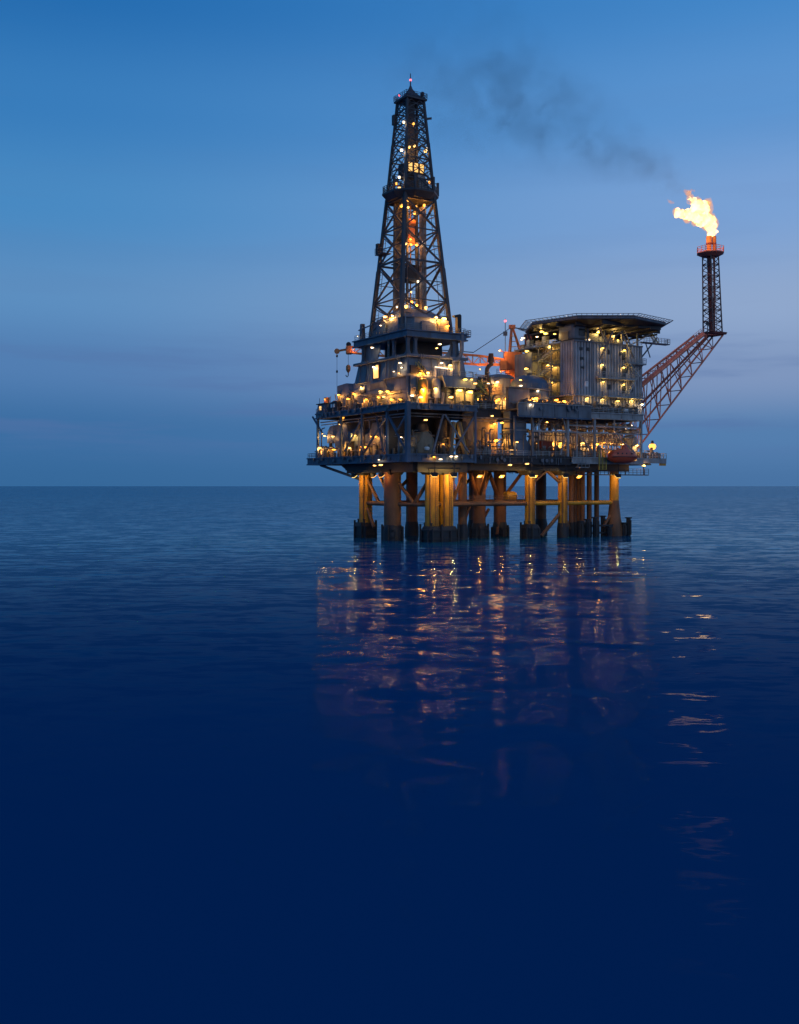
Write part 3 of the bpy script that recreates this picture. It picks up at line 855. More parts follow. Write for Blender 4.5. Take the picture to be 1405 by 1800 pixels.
# open storey: dark inner core and haunched columns
MB().box(6.4, 14.0, 8.0, 20.0, 39.8, 43.5).build('inner_core', 'steel_dark', tw)
def haunch(c, axis, w, fl, z0, z1, d):
    """column with flared head and foot, profile in the wall plane"""
    a = c[1] if axis == 'L' else c[0]
    pr = []
    for sgn in (1, -1):
        pts = [(a + sgn * (w / 2 + fl), z0), (a + sgn * (w / 2 + fl * .35), z0 + .35), (a + sgn * w / 2, z0 + .95), (a + sgn * w / 2, z1 - .95), (a + sgn * (w / 2 + fl * .35), z1 - .35), (a + sgn * (w / 2 + fl), z1)]
        pr += pts if sgn == 1 else pts[::-1]
    if axis == 'L':
        MB().extr(pr, 'u', c[0], c[0] + d).build('column', 'steel_blue', tw)
    else:
        MB().extr(pr, 'v', c[1], c[1] + d).build('column', 'steel_blue', tw)
for px in (637, 691):
    haunch((1.6, V(px, 1.6)), 'L', .6, .5, 39.8, 43.5, .6)
for px in (717, 730, 797):
    haunch((U(px, 2.6) + .2, 2.6), 'F', .6, .55, 39.8, 43.5, .6)
# curved plate panels closing parts of the open storey
MB().extr([(16.5, 39.8), (22.6, 39.8), (22.6, 43.5), (15.0, 43.5), (15.3, 42.0), (16.0, 40.6)], 'u', 2.3, 2.5).build('wall_plate', 'wall_grey', tw)
MB().extr([(11.2, 39.8), (15.4, 39.8), (15.0, 43.5), (13.2, 43.5), (12.9, 42.0), (12.2, 40.6)], 'v', 3.3, 3.5).build('wall_plate', 'wall_grey', tw)
# drill floor deck
df = MB().hexa(rect(1.1, 16.4, 2.1, 25.0), 43.5, rect(1.1, 16.4, 2.1, 25.0), 44.95).build('drill_floor', 'steel_blue', tw)
for z in (43.55, 44.85):
    k = MB()
    for a, b in [((1.0, 1.9), (1.0, 25.2)), ((.9, 2.0), (16.6, 2.0)), ((16.5, 2.0), (16.5, 25.1))]:
        k.bar((*a, z), (*b, z), .5, .24)
    k.build('deck_flange', 'steel_blue', df)
# faceted housing on the drill floor
def octa(u0, u1, v0, v1, c): return [(u0 + c, v0), (u1 - c, v0), (u1, v0 + c), (u1, v1 - c), (u1 - c, v1), (u0 + c, v1), (u0, v1 - c), (u0, v0 + c)]
hs = MB().hexa(octa(2.4, 15.2, 4.8, 21.6, 2.2), 44.95, octa(2.7, 15, 5.2, 21.4, 2.3), 48.2).build('housing_wall', 'wall_grey', tw)
MB().hexa(octa(2.5, 15.2, 4.9, 21.7, 2.3), 48.2, octa(5.6, 12.4, 9.2, 17.4, 1.2), 50.7).build('housing_roof', 'wall_grey', tw)
MB().box(2.0, 2.5, 12.5, 16.4, 45, 47.6).build('housing_panel', 'steel_blue', tw, bevel=.2)
MB().box(2.1, 2.5, 7.2, 11.2, 45, 48.3).build('housing_panel', 'steel_blue', tw, bevel=.2)
MB().box(6.2, 10.0, 4.4, 4.9, 45, 47.4).build('housing_panel', 'wall_grey', tw, bevel=.2)
MB().box(10.6, 13.4, 4.3, 4.9, 45, 48.0).build('housing_panel', 'wall_warm', tw, bevel=.2)
MB().pipe([(3.4, 6.2, 45), (3.2, 6.0, 48.4), (3.6, 6.8, 48.9), (4.8, 8.5, 49.4)], .14).build('vent_pipe', 'steel_pale', tw, smooth=True)
MB().pipe([(2.3, 13.6, 48.4), (2.0, 12.6, 48.0), (1.9, 11.6, 47.4)], .12).build('vent_pipe', 'steel_pale', tw, smooth=True)
# winch posts at both ends of the drill floor
q = V(636, 1.9)
MB().hexa(rect(1.5, 2.6, q - .6, q + .5), 44.95, rect(1.6, 2.5, q - .5, q + .3), 48.7).build('winch_post', 'steel_blue', tw, bevel=.08)
MB().bar((1.9, q + 1.4, 47.4), (1.9, q - 4.5, 47.9), .22).build('post_arm', 'steel_blue', tw)
q = U(806, 3.0)
MB().extr([(q - .5, 44.95), (q + .55, 44.95), (q + .55, 49.0), (q + .2, 49.3), (q - 1.4, 48.9), (q - 1.2, 48.6), (q - .5, 48.5)], 'v', 2.6, 3.5).build('winch_post', 'steel_dark', tw)
sd = MB().box(16.2, 18.2, 3.0, 6.5, 44.5, 44.8).build('side_platform', 'steel_blue', tw)
MB().rail([(16.2, 3.0, 44.8), (18.2, 3.0, 44.8), (18.2, 6.5, 44.8)], step=.9, h=1.2).build('railing', 'steel_dark', sd)
a = U(812, 2.2)
MB().pipe([(a, 2.2, 45.2), (a, 2.2, 41.4), (a - .3, 2.2, 40.2), (a - 1.0, 2.2, 39.4), (a - 1.9, 2.2, 39.0), (a - 2.6, 2.2, 38.9)], .45, 12).build('loop_pipe', 'steel_grey', tw, smooth=True)
# corner posts running down the near corner
MB().box(1.35, 1.85, 2.35, 2.85, 29.2, 43.5).build('corner_post', 'steel_blue', tw)
# lit opening in the enclosed storey
op = MB().box(1.15, 1.5, V(667, 1.2), V(655, 1.2), 35.6, 38.7).build('doorway', 'steel_dark', tw)
MB().box(1.05, 1.14, V(665, 1.1), V(657, 1.1), 35.7, 38.5).build('lit_panel', 'window_lit', op)
op = MB().box(U(722, 2.0), U(746, 2.0), 1.95, 2.3, 35.7, 37.4).build('doorway', 'steel_dark', tw)
MB().stair(P(748, 660, v=1.7), P(733, 644, v=1.7), 1.0, (0, 1, 0)).build('stair', 'rail_yellow', tw)
MB().tube(P(765, 645, v=1.8), P(787, 648, v=1.8), .12).build('strip_light', 'lens_white', tw)
MB().corr((U(763, 2.1), 2.1), (U(795, 2.1), 2.1), 35.2, 37.3, (0, -1), pitch=.6).build('cladding_panel', 'cladding', tw)
# bay on the right face at main deck level: lit alcove, vessel and booth roof
MB().box(U(733, 1.5), U(756, 1.5), 1.5, 1.9, 29.3, 35.0).build('alcove_wall', 'wall_warm', tw)
av = MB().lathe((U(744, .9), .9, 29.2), [(1.05, 0), (1.05, 4.6), (.85, 5.2), (.3, 5.5), (.05, 5.55)], 16).build('vertical_drum', 'leg_yellow', tw, smooth=True)
MB().lathe((U(767, 1.0), 1.0, 29.2), [(.95, 1.4), (.95, 4.9), (.7, 5.5), (.1, 5.7)], 16).build('vertical_drum', 'wall_grey', tw, smooth=True)
MB().hexa(rect(U(784, -.2), U(836, -.2), -.3, 3.2), 33.0, rect(U(778, -.2), U(838, -.2), -.3, 3.2), 35.4).build('booth_roof', 'wall_grey', tw)
for px in (784, 800, 817, 832):
    MB().box(U(px, .2) - .15, U(px, .2) + .15, .05, .35, 29.3, 33.0).build('booth_post', 'steel_dark', tw)
MB().box(U(800, .8), U(832, .8), .9, 1.0, 29.3, 33.0).build('booth_back', 'wall_warm', tw)
rf = MB().rail([(U(780, 0), 0, 35.4), (U(838, 0), 0, 35.4)], step=1.4).build('roof_railing', 'rail_pale', tw)
MB().box(U(808, 2), U(814, 2), 1.8, 2.6, 35.4, 39.2).build('exhaust_box', 'wall_grey', tw)
k = MB()
for vv in (9.6, 10.1):
    k.bar((1.1, vv, 35.3), (1.35, vv, 45.0), .1)
for q in range(24):
    k.bar((1.12 + q * .01, 9.6, 35.6 + q * .4), (1.12 + q * .01, 10.1, 35.6 + q * .4), .06)
k.build('wall_ladder', 'steel_pale', tw)
k = MB()
for q, vv in enumerate((5.2, 6.1, 14.6, 18.3, 19.0)):
    k.pipe([(1.15, vv, 35.3), (1.45, vv, 38.9), (1.0, vv, 39.1), (.8, vv, 39.9)], .09 + .03 * (q % 2), 6)
for q, uu in enumerate((4.4, 5.0, 9.2, 11.8)):
    k.pipe([(uu, 2.15, 35.3), (uu, 2.45, 38.9), (uu, 1.9, 39.1), (uu, 1.75, 39.9)], .1, 6)
k.build('conduit', 'steel_grey', tw)
MB().rail([(1.2, 24.6, 44.97), (1.2, 2.3, 44.97), (16.2, 2.3, 44.97)], step=1.6, h=1.15).build('drill_floor_railing', 'steel_grey', tw)
# lamps
lamps(tw, [(657, 611, 'white', 70), (660, 645, 'white', 160), (706, 638, 'white', 60), (708, 646, 'white', 60), (694, 653, 'white', 25), (703, 656, 'warm', 60)], 'L', 1.25, power=60, size=.8)
lamps(tw, [(738, 656), (751, 655, 'warm', 120), (775, 638, 'white', 40), (790, 642, 'warm', 260), (772, 605, 'white', 60), (767, 612, 'warm', 90)], 'F', 2.1, power=160, size=.8)
lamps(tw, [(680, 557, 'warm', 260), (692, 555, 'warm', 420), (690, 560)], 'L', 2.5, power=120)
lamps(tw, [(766, 558, 'warm', 420), (779, 560, 'warm', 300), (785, 573), (769, 565)], 'F', 4.6, power=90)
lamps(tw, [(671, 572, 'white', 40), (630, 591, 'white', 15)], 'L', 1.3, power=30, size=.6)
lamps(tw, [(742, 684, 'sodium', 520), (723, 695, 'white'), (738, 698, 'warm'), (764, 683, 'warm', 200), (791, 698, 'warm')], 'F', .35, power=120)
lamps(tw, [(805, 686, 'yellow', 320), (823, 689, 'yellow', 320)], 'F', .75, power=150, size=1.3)
lamps(tw, [(816, 667, 'yellow', 60), (828, 667, 'yellow', 60), (834, 674, 'warm', 20)], 'F', -.35, power=50, size=.9)
lamps(tw, [(685, 688, 'sodium', 260), (692, 702), (706, 702)], 'L', 1.6, power=120)

# ================================================================== DERRICK
dr = thing('drilling_derrick', 'tall dark lattice drilling derrick tapering to a lit crown with a railed platform halfway up', 'derrick', (9, 13.2, 45))
DC = (9.0, 13.2)
def hw(z):
    pts = [(45.0, 6.5), (76.0, 3.8), (98.2, 2.1)]
    for (a, x), (b, y) in zip(pts, pts[1:]):
        if z <= b: return x + (y - x) * (z - a) / (b - a)
    return pts[-1][1]
def dc(i, z):
    h = hw(z); s_ = [(-1, -1), (1, -1), (1, 1), (-1, 1)][i % 4]
    return Vector((DC[0] + s_[0] * h, DC[1] + s_[1] * h, z))
for i in range(4):
    k = MB()
    for z0, z1, w in [(44.95, 60, .78), (60, 76, .66), (76, 88, .52), (88, 98.2, .44)]:
        k.bar(dc(i, z0), dc(i, z1), w)
    k.build('derrick_leg', 'derrick_steel', dr)
LV = [52.6, 61.2, 68.4, 75.0, 79.6, 84.2, 88.2, 91.8, 95.0, 98.0]
for i in range(4):
    for n_, z in enumerate(LV):
        MB().bar(dc(i, z), dc(i + 1, z), .4 if n_ in (1, 3) else .26).build('girt', 'derrick_steel', dr)
    for n_, (za, zb) in enumerate(zip([45.2] + LV, LV)):
        w = .32 if zb < 76 else .2
        if zb <= 76:
            if n_ == 0: za = 46
            MB().bar(dc(i, za), dc(i + 1, zb), w).build('cross_brace', 'derrick_steel', dr)
            MB().bar(dc(i + 1, za), dc(i, zb), w).build('cross_brace', 'derrick_steel', dr)
            # secondary knee members
            m_ = dc(i, (za + zb) / 2).lerp(dc(i + 1, (za + zb) / 2), .5)
            MB().bar(dc(i, zb - 1.0).lerp(dc(i + 1, zb - 1.0), .05), m_, .16).build('knee_brace', 'derrick_steel', dr)
            MB().bar(dc(i + 1, (za + zb) / 2), m_, .15).build('knee_brace', 'derrick_steel', dr)
            MB().bar(dc(i, (za + zb) / 2), m_, .15).build('knee_brace', 'derrick_steel', dr)
        else:
            zm = (za + zb) / 2
            for z0_, z1_ in ((za, zm), (zm, zb)):
                a, b, c_, d_ = dc(i, z0_), dc(i + 1, z0_), dc(i, z1_), dc(i + 1, z1_)
                MB().bar(a, c_.lerp(d_, .5), w).build('cross_brace', 'derrick_steel', dr)
                MB().bar(b, c_.lerp(d_, .5), w).build('cross_brace', 'derrick_steel', dr)
                MB().bar(c_, d_, .13).build('knee_brace', 'derrick_steel', dr)
                MB().bar(a.lerp(b, .5), c_, .12).build('knee_brace', 'derrick_steel', dr)
                MB().bar(a.lerp(b, .5), d_, .12).build('knee_brace', 'derrick_steel', dr)
# ladders up two faces
for i, tt in ((0, .86), (3, .14)):
    k = MB()
    prev = None
    for s_ in (0, .11):
        k.bar(dc(i, 46).lerp(dc(i + 1, 46), tt + s_ - .05), dc(i, 97).lerp(dc(i + 1, 97), tt + s_ * 1.0 - .05), .09)
    for z in range(47, 97):
        k.bar(dc(i, z).lerp(dc(i + 1, z), tt - .05), dc(i, z).lerp(dc(i + 1, z), tt + .06), .06)
    k.build('ladder', 'derrick_steel', dr)
# guide mast, drill string, racked pipe inside
for s_ in (-1, 1):
    MB().box(DC[0] + s_ * 1.25 - .22, DC[0] + s_ * 1.25 + .22, DC[1] - .9, DC[1] - .4, 45, 97.5).build('guide_rail', 'derrick_steel', dr)
MB().box(DC[0] - .8, DC[0] + .8, DC[1] - .6, DC[1] + .9, 76.2, 97.6).build('guide_mast', 'derrick_steel', dr)
MB().tube((DC[0], DC[1], 45), (DC[0], DC[1], 76), .16).build('drill_string', 'leg_brown', dr)
td = MB().box(DC[0] - .9, DC[0] + .9, DC[1] - .7, DC[1] + .7, 65.6, 69.4).build('top_drive', 'crane_orange', dr, bevel=.2)
MB().hlathe((DC[0] - .9, DC[1], 70.4), (1, 0, 0), [(.2, 0), (1.0, .1), (1.0, 1.7), (.2, 1.8)], 14).build('travelling_block', 'crane_orange', dr, smooth=True)
MB().box(DC[0] - 1.2, DC[0] + 1.2, DC[1] - 1.0, DC[1] + 1.0, 57.2, 60.6).build('pipe_handler', 'steel_dark', dr, bevel=.15)
for j in range(14):
    u = DC[0] - 3.2 + (j % 7) * .42; v = DC[1] + 1.6 + (j // 7) * .5
    MB().tube((u, v, 45.2), (u + .25, v + .1, 75), .13, n=6).build('racked_pipe', 'pipe_mix', dr)
for j in range(8):
    u = DC[0] + 1.9 + (j % 4) * .42; v = DC[1] - 1.6 + (j // 4) * .5
    MB().tube((u, v, 45.2), (u - .1, v + .1, 74), .13, n=6).build('racked_pipe', 'pipe_mix', dr)
for j in range(6):
    MB().tube((DC[0] - .5 + .2 * j, DC[1] + .3, 71), (DC[0] - .5 + .2 * j, DC[1] + .3, 97), .035, n=5).build('hoist_line', 'cable_black', dr)
# inner working platforms
for z, r in ((61.4, 3.0), (66.8, 2.6), (71.6, 2.4), (53.6, 2.4)):
    pf = MB().box(DC[0] - r, DC[0] + r, DC[1] + .9, DC[1] + 3.4, z, z + .18).build('inner_platform', 'derrick_steel', dr)
    MB().rail([(DC[0] - r, DC[1] + .9, z + .18), (DC[0] + r, DC[1] + .9, z + .18)], step=1).build('railing', 'derrick_steel', pf)
lf = dc(3, 64)
pf = MB().box(lf.x - 1.0, lf.x + 1.2, lf.y - 2.6, lf.y + .8, 63.6, 63.8).build('side_platform', 'derrick_steel', dr)
MB().rail([(lf.x - 1.0, lf.y - 2.6, 63.8), (lf.x - 1.0, lf.y + .8, 63.8), (lf.x + 1.2, lf.y + .8, 63.8)], step=1, h=1.3).build('railing', 'derrick_steel', pf)
MB().box(lf.x - .9, lf.x - .1, lf.y - .3, lf.y + .7, 63.8, 66.2).build('cabinet', 'steel_dark', pf)
# monkey board: eight-sided railed platform
def octr(r, rot=math.pi / 8 + R(0)):
    return [(DC[0] + r * math.cos(rot + k * math.pi / 4), DC[1] + r * math.sin(rot + k * math.pi / 4)) for k in range(8)]
mk = MB().hexa(octr(5.2), 75.1, octr(6.35), 76.3).build('monkey_board', 'derrick_steel', dr)
MB().hexa(octr(6.4), 76.3, octr(6.4), 76.75).build('board_rim', 'derrick_steel', mk)
pts = [Vector((*p, 76.75)) for p in octr(6.2)]
MB().rail(pts + [pts[0]], h=1.5, step=.8, t=.09, mids=3).build('railing', 'derrick_steel', mk)
for k in (1, 2, 5, 6, 7, 4):
    p = pts[k]
    MB().box(p.x - .22, p.x + .22, p.y - .22, p.y + .22, 76.75, 79.7).build('board_post', 'derrick_steel', mk)
    q = Vector((DC[0], DC[1], 79.5)); e_ = p.copy(); e_.z = 79.5
    MB().bar(e_, e_.lerp(q, .42), .16).build('board_stay', 'derrick_steel', mk)
# wind screen and lit cabin over the board
MB().hexa([(DC[0] + .6, DC[1] - 3.3), (DC[0] + 3.4, DC[1] - 3.3), (DC[0] + 3.4, DC[1] - 2.7), (DC[0] + .6, DC[1] - 2.7)], 76.8,
          [(DC[0] + .2, DC[1] - 2.9), (DC[0] + 1.9, DC[1] - 2.9), (DC[0] + 1.9, DC[1] - 2.6), (DC[0] + .2, DC[1] - 2.6)], 80.6).build('wind_screen', 'steel_pale', mk)
MB().hexa(octr(2.6), 80.5, octr(2.8), 81.1).build('upper_board', 'derrick_steel', dr)
for j in range(3):
    a = DC[0] - 1.9 + j * 1.5
    MB().box(a, a + .9, DC[1] - 2.35, DC[1] - 2.25, 81.3, 83.2).build('lit_window', 'window_lit', dr)
MB().box(DC[0] - 2.1, DC[0] + 2.3, DC[1] - 2.2, DC[1] + 1.8, 81.1, 83.4).build('crew_cabin', 'derrick_steel', dr)
# crown
cp = [(DC[0] - 2.7, DC[1] - 2.7), (DC[0] + 2.7, DC[1] - 2.7), (DC[0] + 2.7, DC[1] + 2.7), (DC[0] - 2.7, DC[1] + 2.7)]
MB().hexa(cp, 97.4, cp, 97.8).build('crown_floor', 'derrick_steel', dr)
k = MB()
pc = [Vector((*p, 97.8)) for p in cp]
k.rail(pc + [pc[0]], h=1.1, step=.9)
k.build('crown_railing', 'derrick_steel', dr)
c4 = lambda r: [(DC[0] - r, DC[1] - r), (DC[0] + r, DC[1] - r), (DC[0] + r, DC[1] + r), (DC[0] - r, DC[1] + r)]
MB().loft([[Vector((*p, z)) for p in c4(r)] for r, z in ((2.2, 98.0), (1.5, 98.7), (.8, 99.5), (.35, 100.3), (.16, 101.0))]).build('crown_cap', 'derrick_steel', dr)
ms = MB().tube((DC[0], DC[1], 100.8), (DC[0], DC[1], 103.8), .16, .09).build('crown_mast', 'derrick_steel', dr)
lamp(dr, (DC[0], DC[1], 102.4), 'F', 'red', 15, 'globe', .75, 'beacon')
lamp(dr, (DC[0] - 2.2, DC[1] + 1.2, 98.9), 'F', 'red', 8, 'globe', .5, 'beacon')
MB().hlathe((DC[0] + 1.2, DC[1] - 2.7, 98.6), (1, 0, 0), [(.1, 0), (.55, .05), (.55, .4), (.1, .45)], 12).build('crown_sheave', 'derrick_steel', dr)
MB().bar(dc(1, 93.4), dc(1, 93.4) + Vector((1.2, -.5, .2)), .4).build('antenna_arm', 'derrick_steel', dr)
MB().box(dc(3, 93).x - .5, dc(3, 93).x + .3, dc(3, 93).y - .3, dc(3, 93).y + .6, 92.6, 94.8).build('equipment_box', 'derrick_steel', dr)
# derrick lamps
for px, py, kd, pw in [(710, 214, 'white', 60), (727, 217, 'sodium', 160), (706, 263, 'white', 80), (720, 258, 'warm', 120), (729, 256, 'warm', 120), (752, 261, 'white', 60), (748, 265, 'warm', 50),
                       (702, 311, 'white', 50), (697, 322, 'sodium', 60), (702, 330, 'warm', 60), (748, 317, 'warm', 60), (755, 320, 'sodium', 40),
                       (717, 352, 'sodium', 130), (706, 361, 'sodium', 150), (731, 363, 'sodium', 200), (746, 360, 'sodium', 200), (718, 364, 'warm', 90), (729, 374, 'sodium', 160),
                       (722, 420, 'sodium', 120), (713, 427, 'warm', 120), (723, 429, 'sodium', 300), (733, 429, 'sodium', 300), (744, 426, 'white', 90), (735, 494, 'white', 80),
                       (723, 513, 'warm', 100), (714, 538, 'warm', 160), (724, 530, 'sodium', 260), (733, 536, 'sodium', 260), (749, 540, 'warm', 160), (698, 539, 'white', 60)]:
    v_ = DC[1] - (2.6 if 690 < px < 760 and py < 340 else 1.9)
    p = P(px, py, v=v_)
    lamp(dr, p, 'F', kd, pw, 'globe', 1.0)

# ================================================================== MODULES ON THE LEFT SIDE
def mod(name, label, cat, base, group=None): return thing(name, label, cat, base, group)
# folded-plate sheds on the main deck
v0, v1 = V(617, 2), V(593, 2)
t = mod('equipment_shed', 'grey shed with a sloping roof at the left end of the upper deck', 'shed', (5, (v0 + v1) / 2, 29.2), 'grey sheds on the upper deck')
MB().extr([(v1, 29.2), (v1, 35.6), (v0 + 2.2, 35.9), (v0, 33.4), (v0, 29.2)], 'u', 2.0, 8.0).build('wall', 'wall_grey', t, bevel=.05)
MB().hlathe((1.95, V(598.5, 2), 30.8), (1, 0, 0), [(.95, 0), (1.0, .05), (1.0, .2)], 18).build('intake_hood', 'glass_dark', t, smooth=True)
MB().pipe([(1.8, v0 + 2.2, 29.2), (1.75, v0 + 2.0, 31.6), (1.8, v0 + 1.2, 33.0), (2.1, v0 + .2, 33.6)], .2).build('duct', 'wall_grey', t, smooth=True)
lamps(t, [(598, 694, 'sodium', 110), (615, 701, 'sodium', 90)], 'L', 1.9)
v2 = V(650, 2)
t = mod('equipment_shed', 'folded-plate grey shed second from the left on the upper deck', 'shed', (5, (v0 + v2) / 2, 29.2), 'grey sheds on the upper deck')
MB().extr([(v0 - .1, 29.2), (v0 - .1, 35.7), (v2 + 1.0, 36.3), (v2, 36.0), (v2, 29.2)], 'u', 2.6, 9.0).build('wall', 'wall_grey', t, bevel=.05)
MB().loft([[Vector((2.55, v0 - .4, 35.4)), Vector((2.55, v2 + .4, 35.8)), Vector((2.55, v2 + 1.2, 31.8)), Vector((2.55, v0 - 1.6, 33.0))],
           [Vector((1.7, v0 - 2.2, 33.8)), Vector((1.7, v2 + 1.6, 34.4)), Vector((1.7, v2 + 1.8, 33.4)), Vector((1.7, v0 - 2.0, 33.2))]]).build('fold_panel', 'wall_grey', t)
MB().box(1.6, 2.5, V(641, 1.6), V(633, 1.6), 32.9, 33.7).build('lamp_hood', 'steel_dark', t)
lamps(t, [(624, 692, 'sodium', 100), (637, 681, 'warm', 160), (646, 702, 'sodium', 120)], 'L', 1.9)
v3 = V(684, 2)
t = mod('equipment_shed', 'hopper-shaped grey shed third from the left, next to the drill tower', 'shed', (5, (v2 + v3) / 2, 29.2), 'grey sheds on the upper deck')
MB().hexa(rect(2.2, 8, v3 + .1, v2 - .1), 29.2, rect(2.2, 8, v3 + .1, v2 - .1), 32.4).build('wall', 'wall_grey', t)
MB().loft([[Vector((2.2, v2 - .1, 32.4)), Vector((2.2, v3 + .1, 32.4)), Vector((8, v3 + .1, 32.4)), Vector((8, v2 - .1, 32.4))],
           [Vector((1.2, v2 - 1.4, 34.6)), Vector((1.4, v3 + 1.2, 34.9)), Vector((8, v3 + .1, 35.0)), Vector((8, v2 - .1, 34.8))],
           [Vector((1.8, v2 - 2.6, 36.4)), Vector((1.8, v3 + .2, 37.0)), Vector((8, v3 + .2, 37.0)), Vector((8, v2 - .4, 36.4))]]).build('hopper', 'wall_grey', t)
MB().box(1.9, 2.2, v3 + 1.0, v2 - 2.6, 29.3, 31.6).build('side_door', 'steel_grey', t)
lamps(t, [(672, 688, 'yellow', 100), (668, 698, 'sodium', 80), (677, 697, 'warm', 60), (652, 705, 'sodium', 90)], 'L', 2.0)
# control cabin at the left tip of the upper deck
va, vb = V(572, .8), V(558, .8)
t = mod('control_cabin', 'small dark cabin with a lit window at the left tip of the upper deck', 'cabin', (1.8, (va + vb) / 2, 29.35))
MB().hexa(rect(.5, 3.4, va, vb), 29.35, rect(.8, 3.4, va, vb - .3), 31.6).build('wall', 'steel_blue', t, bevel=.06)
MB().box(.5, 3.6, va - .2, vb + .1, 31.6, 31.8).build('roof', 'steel_dark', t)
w_ = MB().box(.40, .52, va + 1.2, va + 2.4, 30.0, 31.2).build('window_frame', 'steel_pale', t)
MB().box(.36, .40, va + 1.3, va + 2.3, 30.1, 31.1).build('pane', 'window_lit', w_)
MB().tube((1.2, vb - .4, 31.8), (1.2, vb - .4, 33.2), .06).build('aerial', 'steel_dark', t)
bx = MB().box(1.2, 2.2, va + .3, va + 1.5, 31.8, 33.2).build('signal_box', 'crane_orange', t, bevel=.05)
lamp(t, (1.15, va + .9, 32.8), 'L', 'sodium', 20, 'globe', .5)
# windowed skid between cabin and shed
va, vb = V(592, .9), V(577, .9)
t = mod('equipment_skid', 'low framed skid with pale windows right of the small dark cabin', 'skid', (2, (va + vb) / 2, 29.35))
MB().extr([(va, 29.35), (va, 31.9), (va + 1.4, 32.1), (vb - .6, 31.6), (vb, 30.4), (vb, 29.35)], 'u', .9, 3.2).build('housing', 'steel_dark', t, bevel=.05)
for q in (va + .7, va + 1.9):
    w_ = MB().box(.82, .9, q, q + .95, 30.4, 31.4).build('window_frame', 'steel_dark', t)
    MB().box(.78, .82, q + .08, q + .87, 30.5, 31.3).build('pane', 'sign_white', w_)
# lower deck housings along the left face
va, vb = V(570, 1.0), V(556, 1.0)
t = mod('winch_cabin', 'small dark cabin with lit openings at the left tip of the lower deck', 'cabin', (2.4, (va + vb) / 2, 18.75))
MB().extr([(va, 18.75), (va, 21.4), (vb - 1.0, 21.5), (vb, 20.4), (vb, 18.75)], 'u', .9, 3.8).build('wall', 'steel_blue', t, bevel=.06)
for q in (va + .6, va + 2.2):
    w_ = MB().box(.80, .9, q, q + .7, 19.4, 20.5).build('window_frame', 'steel_dark', t)
    MB().box(.76, .8, q + .08, q + .62, 19.5, 20.4).build('pane', 'window_lit', w_)
MB().pipe([(1.4, vb - 2, 21.5), (1.4, vb - 2, 25.2), (1.4, vb - 2.5, 25.8), (1.4, vb - 3.6, 25.9)], .14).build('vent_stack', 'steel_dark', t)
lamps(t, [(565, 787, 'warm', 90)], 'L', .9)
va, vb = V(617, 1.4), V(575, 1.4)
t = mod('mud_tank_housing', 'raised grey housing with a curved side at the left end of the lower deck', 'tank', (3.5, (va + vb) / 2, 18.6))
pr = [(va, 22.2), (va, 24.2), (va + 1.6, 24.8), (va + 2.6, 26.6), (vb - 1.5, 26.2), (vb - .2, 24.9), (vb, 23.4), (vb, 22.2)]
MB().extr(pr, 'u', 1.4, 7).build('housing', 'wall_grey', t, bevel=.08)
MB().hlathe((1.1, va + 5.0, 22.3), (1, 0, 0), [(2.4, .05), (2.5, .1), (2.5, .5)], 24).build('round_cover', 'steel_grey', t, smooth=True)
for q in (va + .6, (va + vb) / 2, vb - .6):
    MB().box(1.8, 2.4, q - .3, q + .3, 18.6, 22.2).build('support_leg', 'steel_dark', t)
MB().hlathe((1.6, va + 6.0, 20.3), (1, 0, 0), [(.2, 0), (1.2, .1), (1.25, .4), (1.25, 1.5), (.3, 1.7)], 18).build('pump_housing', 'steel_dark', t, smooth=True)
lamps(t, [(573, 766, 'warm', 120), (588, 767, 'warm', 40)], 'L', 1.3)
lamps(t, [(601, 788, 'sodium', 280), (618, 786, 'sodium', 200), (580, 791, 'sodium', 200)], 'L', 2.6)
va, vb = V(637, 2.4), V(617, 2.4)
t = mod('process_cabin', 'grey flat-topped cabin behind the second column of the lower deck', 'cabin', (4, (va + vb) / 2, 18.6), 'process cabins on the lower deck')
MB().box(2.5, 7.5, va + .1, vb - .2, 18.6, 25.0).build('wall', 'wall_grey', t, bevel=.08)
MB().box(2.4, 2.5, va + 1.0, va + 3.0, 18.7, 21.2).build('door', 'steel_dark', t)
lamps(t, [(626, 765, 'yellow', 130), (620, 765, 'yellow', 60)], 'L', 2.4)
va, vb = V(678, 2.4), V(640, 2.4)
t = mod('process_cabin', 'wide grey cabin with tapered roof between the middle columns of the lower deck', 'cabin', (4, (va + vb) / 2, 18.6), 'process cabins on the lower deck')
MB().extr([(va, 18.6), (va, 22.0), (va + 1.4, 23.8), (va + 2.0, 26.0), (vb - 3.4, 26.2), (vb - 2.5, 24.2), (vb, 23.6), (vb, 18.6)], 'u', 2.6, 7.2).build('wall', 'wall_grey', t, bevel=.06)
for q in (va + 3.5, va + 6.2):
    MB().box(2.45, 2.6, q, q + 1.2, 18.7, 21.0).build('door', 'steel_dark', t)
MB().box(2.2, 2.6, va + 1.4, va + 2.6, 19.8, 22.4).build('cabinet', 'steel_grey', t)
va, vb = V(714, 3.0), V(684, 3.0)
t = mod('pump_room', 'dark open pump room nearest the front corner of the lower deck', 'pump room', (4, (va + vb) / 2, 18.6))
MB().box(4.6, 4.8, va, vb, 18.6, 24).build('back_wall', 'wall_warm', t)
for q in (va + 1.2, va + 3.4, va + 5.6):
    pv = MB().lathe((3.4, q, 18.6), [(.55, 0), (.55, 2.2), (.4, 2.7), (.1, 2.9)], 14).build('pump', 'pipe_mix', t, smooth=True)
    MB().tube((3.4, q, 21.4), (3.4, q, 23.2), .12).build('riser', 'pipe_mix', pv)
MB().tube((3.4, va, 23.2), (3.4, vb, 23.2), .14).build('header_pipe', 'pipe_mix', t)
lamps(t, [(686, 778, 'sodium', 120), (704, 780, 'sodium', 120)], 'L', 4.5)
